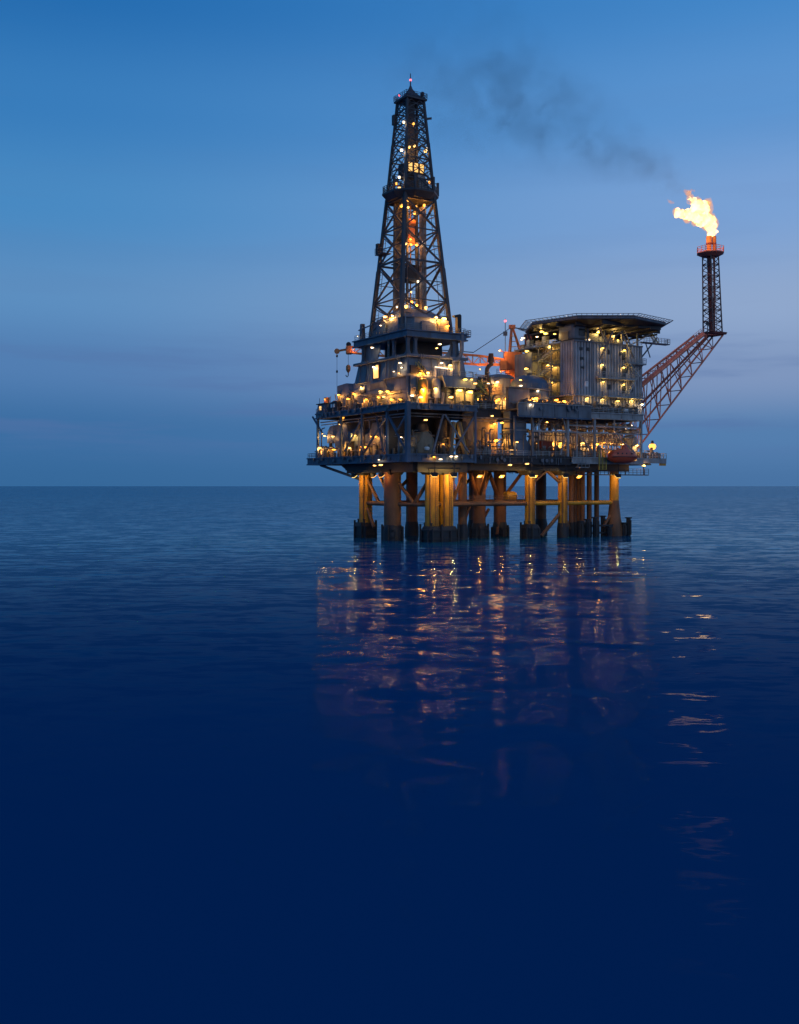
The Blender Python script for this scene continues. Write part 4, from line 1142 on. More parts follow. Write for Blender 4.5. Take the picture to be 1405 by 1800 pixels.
# right face of lower deck, drill block
ua, ub = U(735, 2), U(764, 2)
t = mod('shaker_tank', 'pale rounded tank lit by a lamp beside the front corner of the lower deck', 'tank', ((ua + ub) / 2, 3, 18.6))
MB().extr([(ua, 18.9), (ua - .3, 20.6), (ua + .6, 21.8), (ua + 1.2, 23.4), (ub - 1.6, 23.6), (ub, 22.0), (ub - .4, 18.9)], 'v', 2.0, 6.5).build('tank_body', 'wall_warm', t, bevel=.15)
MB().box(ua - .2, ub - .2, 1.9, 6.6, 18.6, 18.9).build('plinth', 'steel_blue', t)
MB().lathe(((ua + ub) / 2, 1.8, 19.6), [(.5, 0), (.62, .3), (.62, .5), (.3, .7)], 14).build('hatch', 'sign_white', t, smooth=True)
for i, (px, h, words) in enumerate([(742, 6.2, 'left'), (775, 7.4, 'middle'), (812, 7.0, 'right')]):
    u = U(px, 7.0)
    t = mod('separator_vessel', f'tall dark vertical vessel in the shaded bay of the front block, {words} one of three', 'vessel', (u, 7.0, 18.6), 'vessels in the front bay')
    MB().lathe((u, 7.0, 18.6), [(1.2, 0), (1.2, .4), (1.4, .6), (1.4, h), (1.1, h + .7), (.3, h + 1.0), (.12, h + 1.8)], 20).build('shell', 'steel_dark', t, smooth=True)  # shell and bands coloured dark to carry the deep shade of the bay
    MB().lathe((u, 7.0, 18.6), [(1.5, h * .5), (1.5, h * .5 + .25)], 20).build('band', 'steel_dark', t, smooth=True)
    MB().lathe((u, 7.0, 18.6), [(1.5, h * .85), (1.5, h * .85 + .2)], 20).build('band', 'steel_dark', t, smooth=True)
for a, b, words in [(790, 797, 'left of the pair'), (818, 806, 'right of the pair')]:
    t = mod('loading_chute', f'slanted yellow-lit chute in the shaded front bay, {words}', 'chute', (U(a, 2.2), 2.2, 18.6), 'chutes in the front bay')
    p, q = P(a, 797, v=2.2), P(b, 742, v=3.4)
    p.z = 18.6
    MB().bar(p, q, .9, .6).build('trough', 'wall_warm', t)
    MB().bar(p + Vector((.5, -.2, 0)), q + Vector((.5, -.2, 0)), .14).build('side_rail', 'rail_yellow', t)

# ================================================================== MIDDLE MODULES
t = mod('domed_tank', 'blue-grey banded tank with a domed top in the middle of the upper deck', 'tank', (38.4, 8, 29.2))
MB().lathe((38.4, 8, 29.2), [(4.7, 0), (4.7, 4.6), (4.95, 4.7), (4.95, 5.2), (4.6, 5.3), (4.5, 6.2), (4.1, 7.1), (3.2, 7.9), (1.8, 8.45), (.1, 8.6)], 32).build('shell', 'steel_blue', t, smooth=True)
for z in (1.5, 3.1):
    MB().lathe((38.4, 8, 29.2), [(4.78, z), (4.78, z + .18)], 32).build('hoop', 'steel_grey', t, smooth=True)
MB().lathe((38.4, 8, 37.6), [(.5, 0), (.5, .5), (.7, .55), (.7, .7)], 12).build('manhole', 'steel_grey', t)
k = MB()
for a in range(-5, 4):
    an = R(-90 + a * 16)
    k.bar((38.4 + 4.9 * math.cos(an), 8 + 4.9 * math.sin(an), 34.4), (38.4 + 4.9 * math.cos(an), 8 + 4.9 * math.sin(an), 35.5), .06)
k.build('rail_posts', 'steel_grey', t)
lamps(t, [(914, 668, 'warm', 40), (914, 678, 'white', 40), (944, 687, 'white', 40)], 'F', 3.6, size=.8)
t = mod('tank_skirt_room', 'flat blue-grey front wall under the domed tank with a lit room beside it', 'room', (34, 2.6, 29.2))
ua, ub, uc = U(894, 2.6), U(931, 2.6), U(954, 2.6)
MB().box(ua, ub, 2.6, 3.6, 29.2, 34.0).build('wall', 'steel_grey', t, bevel=.05)
MB().box(ub, uc, 3.2, 3.5, 29.2, 33.2).build('lit_back_wall', 'wall_warm', t)
MB().box(ua - .1, uc + .2, 2.2, 3.6, 33.2 + .81, 33.2 + 1.0).build('canopy', 'steel_grey', t)
MB().box(U(943, 3), U(947, 3), 2.7, 3.15, 29.2, 31.4).build('cabinet', 'leg_brown', t)
lamps(t, [(931, 711, 'white', 60)], 'F', -.9, size=.8)
lamps(t, [(936, 700, 'sodium', 420)], 'F', 3.1)
t = mod('machine_house', 'grey flat-roofed machine house left of the domed tank with railing on top', 'machine house', (29, 12, 29.2))
ua, ub = U(863, 10), U(898, 10)
MB().box(ua, ub, 10, 17, 29.2, 37.0).build('wall', 'wall_grey', t, bevel=.08)
MB().hexa(rect(ua - .2, ub + 1.4, 9.8, 17.2), 37.0, rect(ua + 2.2, ub, 10.4, 17), 37.9).build('roof', 'steel_grey', t)
MB().box(ua + .3, ua + 3.2, 9.8, 10, 33.0, 35.5).build('louvre_panel', 'wall_warm', t)
for i in range(7):
    MB().bar((ua + .4, 9.76, 33.2 + i * .34), (ua + 3.1, 9.76, 33.2 + i * .34), .06, .12).build('louvre', 'wall_warm', t)
MB().rail([(ub - 3.8, 10.3, 37.9), (ub, 10.3, 37.9)], h=1.1, step=1.2).build('railing', 'steel_dark', t)
lamps(t, [(873, 671, 'warm', 420)], 'F', 9.7)
lamps(t, [(857, 674, 'white', 60), (890, 702, 'warm', 160), (872, 704, 'sodium', 260)], 'F', 9.6)
t = mod('exhaust_stack', 'rusty hooked exhaust pipe rising beside the crane boom', 'exhaust pipe', (23, 11, 29.2))
a = P(856, 690, v=11)
MB().pipe([(a.x, 11, 29.2), (a.x, 11, 38.2), (a.x + .1, 11, 39.0), (a.x + .6, 11, 39.7), (a.x + 1.2, 11, 40.0), (a.x + 1.2, 11, 41.6)], .5, 12).build('pipe', 'leg_brown', t, smooth=True)
MB().tube((a.x + 1.2, 11, 40.6), (a.x + 1.2, 11, 42.6), .75, .55, 12).build('silencer', 'leg_brown', t)
t = mod('scaffold_tower', 'yellow-lit framework of pipes and stairs between drill tower and machine house', 'scaffold', (22, 8, 29.2))
k = MB()
for u in (18.5, 21, 23.5, 26):
    for v in (6.5, 9.5):
        MB().bar((u, v, 29.2), (u, v, 36.4 - (26 - u) * .2), .18).build('upright', 'rail_yellow', t)
for z in (31.6, 34.0):
    pf = MB().box(18.4, 26.2, 6.4, 9.6, z, z + .12).build('platform', 'pipe_mix', t)
    MB().rail([(18.4, 6.4, z + .12), (26.2, 6.4, z + .12)], step=1.2).build('railing', 'rail_yellow', pf)
for a, b in [((18.6, 6.2, 29.2), (23.0, 6.2, 32.4)), ((26, 6.2, 31.7), (21.5, 6.2, 35.0))]:
    MB().stair(a, b, .9, (0, 1, 0)).build('stair', 'rail_yellow', t)
# lower deck, middle: duct with hopper
t = mod('air_duct', 'blue-grey square duct widening into a hopper on the middle of the lower deck', 'duct', (U(915, 2.2), 2.4, 18.6))
ua, ub = U(897, 1.6), U(926, 1.6)
MB().box(ua, ub, 1.6, 4.2, 22.4, 28.7).build('duct', 'steel_blue', t, bevel=.1)
MB().hexa(rect(ua + .6, ub + 3.0, 1.4, 4.4), 18.6, rect(ua, ub, 1.6, 4.2), 22.4).build('hopper', 'steel_blue', t)
MB().box(ua - .1, ub + .1, 1.5, 4.3, 24.4, 24.6).build('flange', 'steel_pale', t)
MB().box(ua + .8, ub - .8, 1.5, 1.6, 25.2, 27.8).build('inspection_panel', 'steel_grey', t)
t = mod('red_tool_container', 'dark red container in front of the cladding wall on the lower deck', 'container', (U(962, 4), 4.4, 18.6))
ua, ub = U(952, 3.6), U(972, 3.6)
MB().corr((ua, 3.6), (ub, 3.6), 19.6, 22.3, (0, -1), pitch=.4, depth=.06, thick=1.6).build('body', 'riser_red', t)
MB().box(ua + .1, ub - .1, 3.7, 5.1, 19.4, 19.6).build('base_frame', 'steel_dark', t)
for u in (ua + .3, ub - .3):
    for v in (3.9, 5.0):
        MB().box(u - .12, u + .12, v - .12, v + .12, 18.6, 19.4).build('foot', 'steel_dark', t)
for i, (px, words) in enumerate([(950, 'left of the red container'), (985, 'right of the red container')]):
    u = U(px, 2.0)
    t = mod('oil_drum', f'small brown drum on the lower deck, {words}', 'drum', (u, 2.0, 18.6), 'drums on the lower deck')
    MB().lathe((u, 2.0, 18.6), [(.5, 0), (.55, .05), (.5, .1), (.5, .55), (.54, .6), (.5, .65), (.5, 1.15), (.54, 1.2), (.48, 1.25)], 16).build('body', 'leg_brown', t, smooth=True)
    MB().lathe((u + .2, 2.0, 19.85), [(.08, 0), (.08, .05)], 8).build('bung', 'steel_dark', t)
t = mod('dark_pump_skid', 'dark low pump set with lit stripes beside the duct hopper', 'pump', (U(902, 1.4), 1.4, 18.7))
ua = U(894, 1.2)
MB().extr([(ua, 18.7), (ua, 20.4), (ua + .5, 20.9), (ua + 2.0, 20.9), (ua + 2.4, 20.3), (ua + 2.4, 18.7)], 'v', 1.0, 2.4).build('housing', 'steel_dark', t, bevel=.08)
for z in (19.0, 19.9):
    MB().box(ua + .2, ua + 2.1, .93, .99, z, z + .14).build('light_strip', 'window_lit', t)
t = mod('storage_tank', 'grey upright tank standing under the upper deck at the right end', 'tank', (U(1105, 5), 5.6, 18.6))
u = U(1107, 5.6)
MB().lathe((u, 5.6, 18.6), [(1.9, 0), (1.9, 4.9), (1.5, 5.6), (.2, 6.0)], 22).build('shell', 'wall_grey', t, smooth=True)
MB().box(u - 2.1, u + 2.1, 3.5, 7.7, 24.9, 25.4).build('bracket', 'steel_grey', t)

# ================================================================== LIVING QUARTERS
lq = thing('living_quarters', 'tall grey corrugated accommodation block under the helicopter deck', 'building', (58, 14, 29.2))
U0, U1, UI = 47.6, 69.2, 50.6
ZB, ZT = 29.2, 45.8
VA, VB, VE = 7.7, 18.35, 25.2
co = MB().box(U0 + .15, U1 - .15, 3.15, VA - .15, ZB, ZT - .1).build('core_wall', 'wall_grey', lq)
MB().box(UI + .15, U1 - .15, VA - .15, VE - .15, ZB, ZT - .1).build('core_wall', 'wall_grey', lq)
MB().box(U0 + .15, UI + .15, VB + .15, VE - .15, ZB, ZT - 1.0).build('core_wall', 'wall_grey', lq)
MB().corr((U0, 3.0), (52.9, 3.0), 33.5, ZT, (0, -1)).build('cladding_panel', 'cladding', lq)
MB().corr((53.3, 3.0), (U1, 3.0), 33.5, ZT, (0, -1)).build('cladding_panel', 'cladding', lq)
MB().corr((U0, 3.0), (U1, 3.0), ZB, 33.1, (0, -1)).build('cladding_panel', 'cladding', lq)
MB().corr((U0, VA), (U0, 3.0), 33.3, ZT, (-1, 0)).build('cladding_panel', 'cladding', lq)
MB().corr((U0, VE), (U0, VB), 29.3, ZT - .9, (-1, 0), pitch=2.4, depth=.05).build('cladding_panel', 'wall_grey', lq)
MB().corr((UI, VB), (UI, VA), 29.3, ZT, (-1, 0), pitch=.9, depth=.08).build('cladding_panel', 'wall_warm', lq)
MB().box(52.9, 53.3, 2.7, 3.1, ZB, ZT + .6).build('down_pipe', 'steel_grey', lq)
MB().box(U0 - .2, U0 + .1, 2.75, 3.05, ZB, ZT).build('corner_trim', 'steel_pale', lq)
MB().box(U1 - .1, U1 + .2, 2.75, 3.05, ZB, ZT).build('corner_trim', 'steel_grey', lq)
MB().box(U0 - .2, U1 + .2, 2.5, VE, ZT, ZT + .35).build('roof_edge', 'steel_grey', lq)
MB().box(U0 - .3, U1 + .3, 2.2, 3.0, 33.1, 33.4).build('ledge', 'steel_pale', lq)
# balconies on the right face
def balcony(par, a, b, z, d=1.7, m='rail_pale'):
    bl = MB().box(a, b, 3.0 - d, 2.98, z - .4, z).build('balcony', 'steel_pale', par)
    MB().rail([(a, 2.9, z), (a, 3.05 - d, z), (b, 3.05 - d, z), (b, 2.9, z)], step=1.1, h=1.15).build('railing', m, bl)
    for u in (a + .8, (a + b) / 2, b - .8):
        MB().bar((u, 2.95, z - 1.5), (u, 3.2 - d, z - .3), .12).build('bracket', 'steel_grey', bl)
    return bl
balcony(lq, U(1050, 2), U(1115, 2), P(1080, 664, v=2).z)
balcony(lq, U(1101, 2), U(1133, 2), P(1115, 638, v=2).z)
balcony(lq, U(1063, 2), U(1127, 2), P(1090, 697, v=2).z, d=2.2)
MB().stair(P(1103, 694, v=1.9), P(1118, 664, v=1.9), .9, (0, 1, 0)).build('outside_stair', 'rail_pale', lq)
MB().stair(P(1123, 662, v=1.9), P(1106, 640, v=1.9), .9, (0, 1, 0)).build('outside_stair', 'rail_pale', lq)
# openings
def opening(px, py, w, h, lit=False, name='window'):
    p = P(px, py, v=2.8)
    f = MB().box(p.x - w / 2 - .12, p.x + w / 2 + .12, 2.70, 2.84, p.z - h / 2 - .12, p.z + h / 2 + .12).build(name, 'steel_dark', lq)
    MB().box(p.x - w / 2, p.x + w / 2, 2.66, 2.70, p.z - h / 2, p.z + h / 2).build('pane' if name == 'window' else 'leaf', 'window_lit' if lit else 'glass_dark', f)
for a in [(1070, 680, .9, 1.0), (1070, 619, .5, .9), (1062, 648, .5, .8), (1110, 686, .8, 1.0), (1021, 613, .9, .5), (1034, 614, .7, .6), (1023, 630, .8, .4), (1024, 646, .7, .4), (1100, 652, .8, .9), (1090, 622, .7, .8)]:
    opening(*a)
for a in [(1096, 684, .95, 2.0), (1096, 655, .95, 2.0), (1096, 625, .95, 2.0), (1062, 655, .95, 2.0), (1049, 715, .95, 2.0), (1078, 716, .95, 2.0)]:
    opening(*a, name='door')
p = P(1031, 675, v=2.8)
sg = MB().box(p.x - .45, p.x + .45, 2.66, 2.8, p.z - .6, p.z + .6).build('notice_board', 'sign_white', lq)
for k in range(3):
    MB().box(p.x - .33, p.x + .30 - .1 * k, 2.645, 2.66, p.z + .3 - k * .32, p.z + .38 - k * .32).build('notice_line', 'steel_grey', sg)
lamps(lq, [(1058, 612), (1057, 641), (1059, 671), (1096, 616), (1095, 646), (1095, 676)], 'F', 2.75, kind='yellow', power=75, size=.85)
lamps(lq, [(1031, 700), (1058, 702), (1084, 705), (1109, 704)], 'F', 2.75, kind='yellow', power=90, size=.9)
lamps(lq, [(1127, 711)], 'F', 2.2, kind='white', power=100)
# open stair well on the left face
st = MB()
lev = [29.3, 33.4, 37.2, 41.0, 44.6]
for i, z in enumerate(lev[1:], 1):
    lp_ = MB().box(U0 + .1, UI, VA + .1, VA + 3.4, z - .16, z).build('stair_landing', 'steel_grey', lq)
    MB().rail([(U0 + .2, VA + .2, z), (U0 + .2, VA + 3.4, z)], step=1.0).build('railing', 'rail_yellow', lp_)
    lp_ = MB().box(U0 + .1, UI, VB - 2.2, VB - .1, z - 2.06, z - 1.9).build('stair_landing', 'steel_grey', lq)
    MB().rail([(U0 + .2, VB - 2.2, z - 1.9), (U0 + .2, VB - .2, z - 1.9)], step=1.0).build('railing', 'rail_yellow', lp_)
    MB().stair((U0 + .9, VB - 2.2, z - 1.9), (U0 + .9, VA + 3.4, z), 1.1, (1, 0, 0)).build('stair_flight', 'rail_pale', lq)
    MB().stair((U0 + 2.1, VA + 3.4, z - 3.8), (U0 + 2.1, VB - 2.2, z - 1.9), 1.1, (1, 0, 0)).build('stair_flight', 'steel_grey', lq)
    MB().box(UI - .12, UI - .02, VA + .8, VA + 2.0, z + .02, z + 2.2).build('stair_door', 'wall_warm', lq)
for v in (VA + 3.5, VB - 2.3):
    MB().bar((U0 + .15, v, 29.3), (U0 + .15, v, ZT), .2).build('stair_post', 'steel_grey', lq)
lamps(lq, [(971, 610, 'yellow', 240), (965, 642, 'yellow', 170), (974, 643, 'yellow', 200), (974, 672, 'yellow', 240), (958, 672, 'yellow', 120), (962, 690, 'yellow', 60)], 'L', UI - .3)
lamps(lq, [(929, 617, 'yellow', 130), (928, 648, 'yellow', 130)], 'L', U0 - .25)
MB().box(U0 - 1.6, U0 + .1, 3.0, 12.5, 33.0, 33.3).build('landing_deck', 'steel_pale', lq)
# roof plant under the helicopter deck
rm = MB().box(U0 + .2, U0 + 4.6, 3.4, 9.0, ZT + .35, 50.2).build('roof_room', 'steel_grey', lq, bevel=.6)
MB().box(U0 + 2.0, U0 + 3.9, 3.25, 3.4, 47.4, 49.0).build('dark_opening', 'glass_dark', rm)
MB().box(U0 + .05, U0 + .2, 5.0, 7.4, 46.4, 48.4).build('side_door', 'wall_warm', rm)
rg = random.Random(5)
for k in range(9):
    u, v = rg.uniform(54, 67), rg.uniform(5, 14)
    a, h = rg.uniform(.7, 1.6), rg.uniform(1.0, 2.8)
    hv = MB().box(u - a, u + a, v - .8, v + .8, ZT + .35, ZT + .35 + h).build('ventilation_unit', 'steel_grey' if k % 2 else 'wall_warm', lq, bevel=.06)
    MB().tube((u, v, ZT + .35 + h), (u, v, ZT + .75 + h), .4, n=12).build('fan_cowl', 'steel_dark', hv)
MB().rail([(53.5, 2.7, ZT + .35), (69.2, 2.7, ZT + .35)], step=1.4).build('roof_railing', 'rail_pale', lq)
MB().rail([(U0, VE, ZT - .5), (U0, 9.5, ZT + .1)], step=1.4, h=1.2).build('roof_railing', 'rail_pale', lq)
for j, (v, h) in enumerate([(14.5, 2.6), (17, 1.8), (20.5, 2.4), (23, 1.5)]):
    MB().box(U0 + .5, U0 + 1.8, v - .6, v + .6, ZT - .3, ZT + h).build('roof_locker', ['steel_grey', 'wall_warm'][j % 2], lq)
lamps(lq, [(953, 577, 'yellow', 160), (955, 583, 'yellow', 90), (962, 586, 'yellow', 160), (977, 587, 'yellow', 160), (977, 563, 'yellow', 90), (946, 592, 'white', 60), (922, 594, 'white', 60), (919, 597, 'white', 40)], 'L', U0 - .2)
lamps(lq, [(1000, 585, 'yellow', 90), (1018, 582, 'yellow', 300), (1050, 584, 'yellow', 300), (1076, 590, 'yellow', 330), (1061, 593, 'yellow', 60), (1085, 598, 'yellow', 90), (1032, 597, 'white', 40), (1051, 577, 'yellow', 120)], 'F', 6.0)

# ================================================================== HELICOPTER DECK
hc = (61.5, 11.4)
hd = thing('helicopter_deck', 'eight-sided helicopter deck on struts over the accommodation block', 'helideck', (hc[0], hc[1], 46.2))
rot = -TH + R(22.5)
def oc(r, z): return [Vector((hc[0] + r * math.cos(rot + k * math.pi / 4), hc[1] + r * math.sin(rot + k * math.pi / 4), z)) for k in range(8)]
MB().loft([oc(11.0, 49.5), oc(13.5, 49.8), oc(16.9, 50.6), oc(17.4, 50.7), oc(17.4, 51.5), oc(17.2, 51.6)]).build('deck_plate', 'steel_dark', hd)
MB().loft([oc(17.5, 50.85), oc(17.5, 51.35)]).build('deck_rim', 'steel_grey', hd)
for k in range(8):       # safety net frames
    a, b = oc(17.6, 51.2)[k], oc(17.6, 51.2)[(k + 1) % 8]
    c_, d_ = oc(19.2, 51.75)[k], oc(19.2, 51.75)[(k + 1) % 8]
    m_ = MB()
    m_.bar(c_, d_, .12); m_.bar(a.lerp(c_, .5), b.lerp(d_, .5), .07)
    for j in range(13):
        m_.bar(a.lerp(b, j / 12), c_.lerp(d_, j / 12), .09)
    m_.build('safety_net_frame', 'steel_grey', hd)
for k in range(-3, 4):   # under-deck beams
    h = math.sqrt(max(0, 16.2 ** 2 - (k * 4.4) ** 2))
    MB().box(hc[0] - h, hc[0] + h, hc[1] + k * 4.4 - .2, hc[1] + k * 4.4 + .2, 49.6, 50.5).build('deck_beam', 'steel_dark', hd)
for k in range(-3, 4):
    h = math.sqrt(max(0, 15.6 ** 2 - (k * 4.4) ** 2))
    MB().box(hc[0] + k * 4.4 - .16, hc[0] + k * 4.4 + .16, hc[1] - h, hc[1] + h, 49.2, 49.6).build('cross_beam', 'steel_dark', hd)
for u in (52.5, 58, 63.5, 68.6):
    for v in (3.6, 11, 19):
        MB().bar((u, v, 46.15), (u, v, 49.3), .4).build('strut', 'steel_grey', hd)
for u, d in ((58, -4), (58, 4), (66, -4), (66, 5.5)):
    MB().bar((u, 3.3, 46.2), (u + d, 1.2, 49.4), .26).build('diagonal_strut', 'steel_pale', hd)
for p, q in [((U(1055, 2.4), 2.4, 42.0), (U(1078, -1), -1.0, 48.4)), ((69.5, 3.6, 43.0), (74.2, 2.5, 48.6)), ((69.5, 14, 42.5), (76.0, 14, 49.4)), ((U(1115, 2.4), 2.4, 43.0), (U(1092, 0), 0, 48.6))]:
    MB().bar(p, q, .3).build('diagonal_strut', 'steel_grey', hd)
# gallery under the right side
gl = MB().box(69.6, 78.5, 2.4, 4.0, 47.0, 47.25).build('access_gallery', 'steel_grey', hd)
MB().rail([(69.6, 2.4, 47.25), (78.5, 2.4, 47.25), (78.5, 4.0, 47.25)], step=1.0, h=1.2).build('railing', 'rail_pale', gl)
MB().stair((76.5, 4.6, 47.2), (73.0, 4.6, 50.9), 1.0, (0, 1, 0)).build('gallery_stair', 'rail_yellow', gl)
MB().bar((71, 3.2, 47.0), (72.5, 3.2, 43.6), .2).build('gallery_strut', 'steel_grey', gl)
lamp(hd, P(1137, 562, v=3.5), 'F', 'yellow', 90, 'globe', .8)
# escape box at the left edge
eb = W
b_ = P(937, 580, u=52)
ex = MB().box(b_.x - 1.4, b_.x + 2.6, b_.y - 1.6, b_.y + 1.6, 47.6, 50.4).build('fire_monitor_box', 'steel_dark', hd)
for k in range(3):
    MB().bar((b_.x - 1.45, b_.y - 1.6 + k * 1.2, 47.7), (b_.x - 1.45, b_.y - .6 + k * 1.2, 50.3), .14).build('box_frame', 'boom_red', ex)
# perimeter lights
for k in range(8):
    for f in (.25, .75):
        p = oc(17.2, 51.6)[k].lerp(oc(17.2, 51.6)[(k + 1) % 8], f)
        lamp(hd, p + Vector((0, 0, .25)), 'F', 'white', 0, 'globe', .22, 'perimeter_light')

# ================================================================== PEDESTAL CRANE
cb = P(901, 655, v=30)
cr_ = thing('pedestal_crane', 'orange pedestal crane with a long lattice boom reaching left behind the drill tower', 'crane', (cb.x, 30, 29.2))
cuv = Vector((cb.x, 30, 0))
bd = Vector((-cu, su, 0))          # boom swings to the left of the view
bs = Vector((su, cu, 0))           # across the boom
ped = MB().tube((cb.x, 30, 29.2), (cb.x, 30, 40.6), 1.15, n=20).build('pedestal', 'crane_orange', cr_, smooth=True)
MB().lathe((cb.x, 30, 40.6), [(1.15, 0), (1.9, .3), (1.9, .9), (1.6, 1.1)], 20).build('slew_ring', 'crane_orange', cr_, smooth=True)
def cp_(x, y, z): return cuv + bd * x + bs * y + Vector((0, 0, z))
def cbox(x0, x1, y0, y1, z0, z1):
    m_ = MB()
    q = [cp_(x0, y0, 0), cp_(x1, y0, 0), cp_(x1, y1, 0), cp_(x0, y1, 0)]
    return m_.hexa([(p.x, p.y) for p in q], z0, [(p.x, p.y) for p in q], z1)
cbox(-2.4, 2.2, -1.7, 1.7, 41.7, 46.3).build('machine_house', 'crane_orange', cr_, bevel=.08)
cbx = cbox(1.6, 3.4, -2.6, -1.0, 41.4, 44.0).build('operator_cab', 'crane_orange', cr_, bevel=.08)
cbox(3.4, 3.46, -2.4, -1.2, 42.2, 43.7).build('cab_window', 'glass_dark', cbx)
for y in (-1.3, 1.3):
    MB().bar(cp_(.7, y, 46.2), cp_(.2, y * .35, 52.6), .42).build('a_frame_leg', 'crane_orange', cr_)
    MB().bar(cp_(-2.2, y, 46.2), cp_(-.1, y * .35, 52.6), .32).build('a_frame_stay', 'crane_orange', cr_)
for z in (47.6, 49.0, 50.4):
    f = (z - 46.2) / 6.4
    MB().bar(cp_(.7 - .5 * f, -1.3 + .85 * f, z), cp_(-2.2 + 2.1 * f, -1.3 + .85 * f, z), .16).build('a_frame_rung', 'crane_orange', cr_)
    MB().bar(cp_(.7 - .5 * f, -1.3 + .85 * f, z), cp_(.7 - .5 * f, 1.3 - .85 * f, z), .16).build('a_frame_rung', 'crane_orange', cr_)
cbox(-.7, .9, -.8, .8, 52.4, 53.3).build('a_frame_head', 'crane_orange', cr_)
BL = 44.5
def bz(x): return 43.6 + (x / BL) * 3.6
def bh(x): return 1.0 + 1.3 * min(1, x / 8.0) if x < 8 else (2.3 if x < 24 else max(1.5, 2.3 - .8 * (x - 24) / 17))
xs = [0] + [2.6 + i * 1.9 for i in range(21)] + [BL - 2.2]
for y in (-.85, .85):
    for top in (0, 1):
        k = MB()
        for a, b in zip(xs, xs[1:]):
            k.bar(cp_(a, y, bz(a) + bh(a) * (top - .5)), cp_(b, y, bz(b) + bh(b) * (top - .5)), .32)
        k.build('boom_chord', 'crane_orange', cr_)
for i, (a, b) in enumerate(zip(xs, xs[1:])):
    k = MB()
    for y in (-.85, .85):
        s_ = 1 if i % 2 else -1
        k.bar(cp_(a, y, bz(a) - s_ * bh(a) / 2), cp_(b, y, bz(b) + s_ * bh(b) / 2), .13)
        k.bar(cp_(b, y, bz(b) - bh(b) / 2), cp_(b, y, bz(b) + bh(b) / 2), .1)
    for s_ in (-.5, .5):
        k.bar(cp_(a, -.85 if i % 2 else .85, bz(a) + s_ * bh(a)), cp_(b, .85 if i % 2 else -.85, bz(b) + s_ * bh(b)), .11)
    k.build('boom_lattice', 'crane_orange', cr_)
cbox(-.2, 9.0, -1.0, -.88, 42.7, 43.4).build('boom_foot_plate', 'crane_orange', cr_)
hdp = cbox(BL - 3.2, BL - 1.7, -1.0, 1.0, bz(BL - 2) - 1.2, bz(BL - 2) + .8).build('boom_head', 'crane_orange', cr_, bevel=.15)
MB().hlathe(cp_(BL - 2.4, -.5, bz(BL) + 1.1), bs, [(.2, 0), (.65, .1), (.65, .9), (.2, 1.0)], 14).build('head_sheave', 'steel_dark', cr_, smooth=True)
MB().bar(cp_(BL - 2, 0, bz(BL) - .1), cp_(BL + .8, 0, bz(BL) - .6), .4, .5).build('fly_jib', 'crane_orange', cr_)
MB().hlathe(cp_(BL + .6, -.3, bz(BL) - .6), bs, [(.2, 0), (.7, .1), (.7, .5), (.2, .6)], 14).build('jib_sheave', 'crane_orange', cr_, smooth=True)
for y in (-.4, .4):
    MB().tube(cp_(-.1, y, 53.0), cp_(10.0, y, bz(10) + 1.9), .06, n=5).build('pendant_line', 'cable_black', cr_)
    MB().tube(cp_(10.0, y, bz(10) + 1.9), cp_(36.0, y, bz(36) + 1.6), .06, n=5).build('pendant_line', 'cable_black', cr_)
    MB().tube(cp_(-.1, y, 52.7), cp_(-8.0, y, 51.4), .09, n=5).build('back_stay', 'steel_dark', cr_)
MB().tube(cp_(BL - 2.3, 0, bz(BL) - 1), cp_(BL - 2.3, 0, 42.9), .05, n=5).build('hoist_rope', 'cable_black', cr_)
hk = MB().lathe(cp_(BL - 2.3, 0, 41.0), [(.1, 0), (.35, .3), (.6, .8), (.6, 1.7), (.3, 2.1)], 12).build('hook_block', 'crane_orange', cr_, smooth=True)
MB().pipe([cp_(BL - 2.3, 0, 41.1), cp_(BL - 2.3, 0, 40.4), cp_(BL - 2.1, 0, 40.0), cp_(BL - 1.8, 0, 40.1), cp_(BL - 1.7, 0, 40.5)], .12, 6).build('hook', 'steel_dark', hk)
MB().tube(cp_(BL + .6, 0, bz(BL) - 1.2), cp_(BL + .6, 0, 35.8), .045, n=5).build('whip_line', 'cable_black', cr_)
for z in (45.0, 41.0):
    MB().lathe(cp_(BL + .6, 0, z), [(.05, 0), (.26, .15), (.26, .55), (.05, .8)], 8).build('line_weight', 'cable_black', cr_)
am = MB().tube(cp_(2.0, -1.6, 46.3), cp_(2.0, -1.6, 54.0), .09, n=6).build('beacon_mast', 'steel_grey', cr_)
cbox(1.5, 2.5, -2.1, -1.1, 50.4, 51.4).build('mast_basket', 'steel_grey', am)
lamp(cr_, cp_(2.0, -1.6, 54.2), 'F', 'red', 30, 'globe', .9, 'beacon')
lamp(cr_, cp_(3.2, -1.9, 41.2), 'F', 'sodium', 300, 'globe', .6)
MB().bar(cp_(2.2, -1.6, 46.0), cp_(3.6, -3.0, 46.6), .16).build('fill_lamp_arm', 'crane_orange', cr_)
lamp(cr_, cp_(3.6, -3.0, 46.4), 'F', 'warm', 900, 'globe', .7)  # work lamp on its arm, added to brighten the lattice boom
lamp(cr_, cp_(BL - 3.6, -1.5, bz(BL) - .3), 'F', 'sodium', 60, 'globe', .4)
lamp(cr_, cp_(-1.0, -2.1, 39.2), 'F', 'sodium', 260, 'globe', .6)
lamp(cr_, cp_(8.5, -2.0, 41.8), 'F', 'sodium', 420, 'globe', .5)

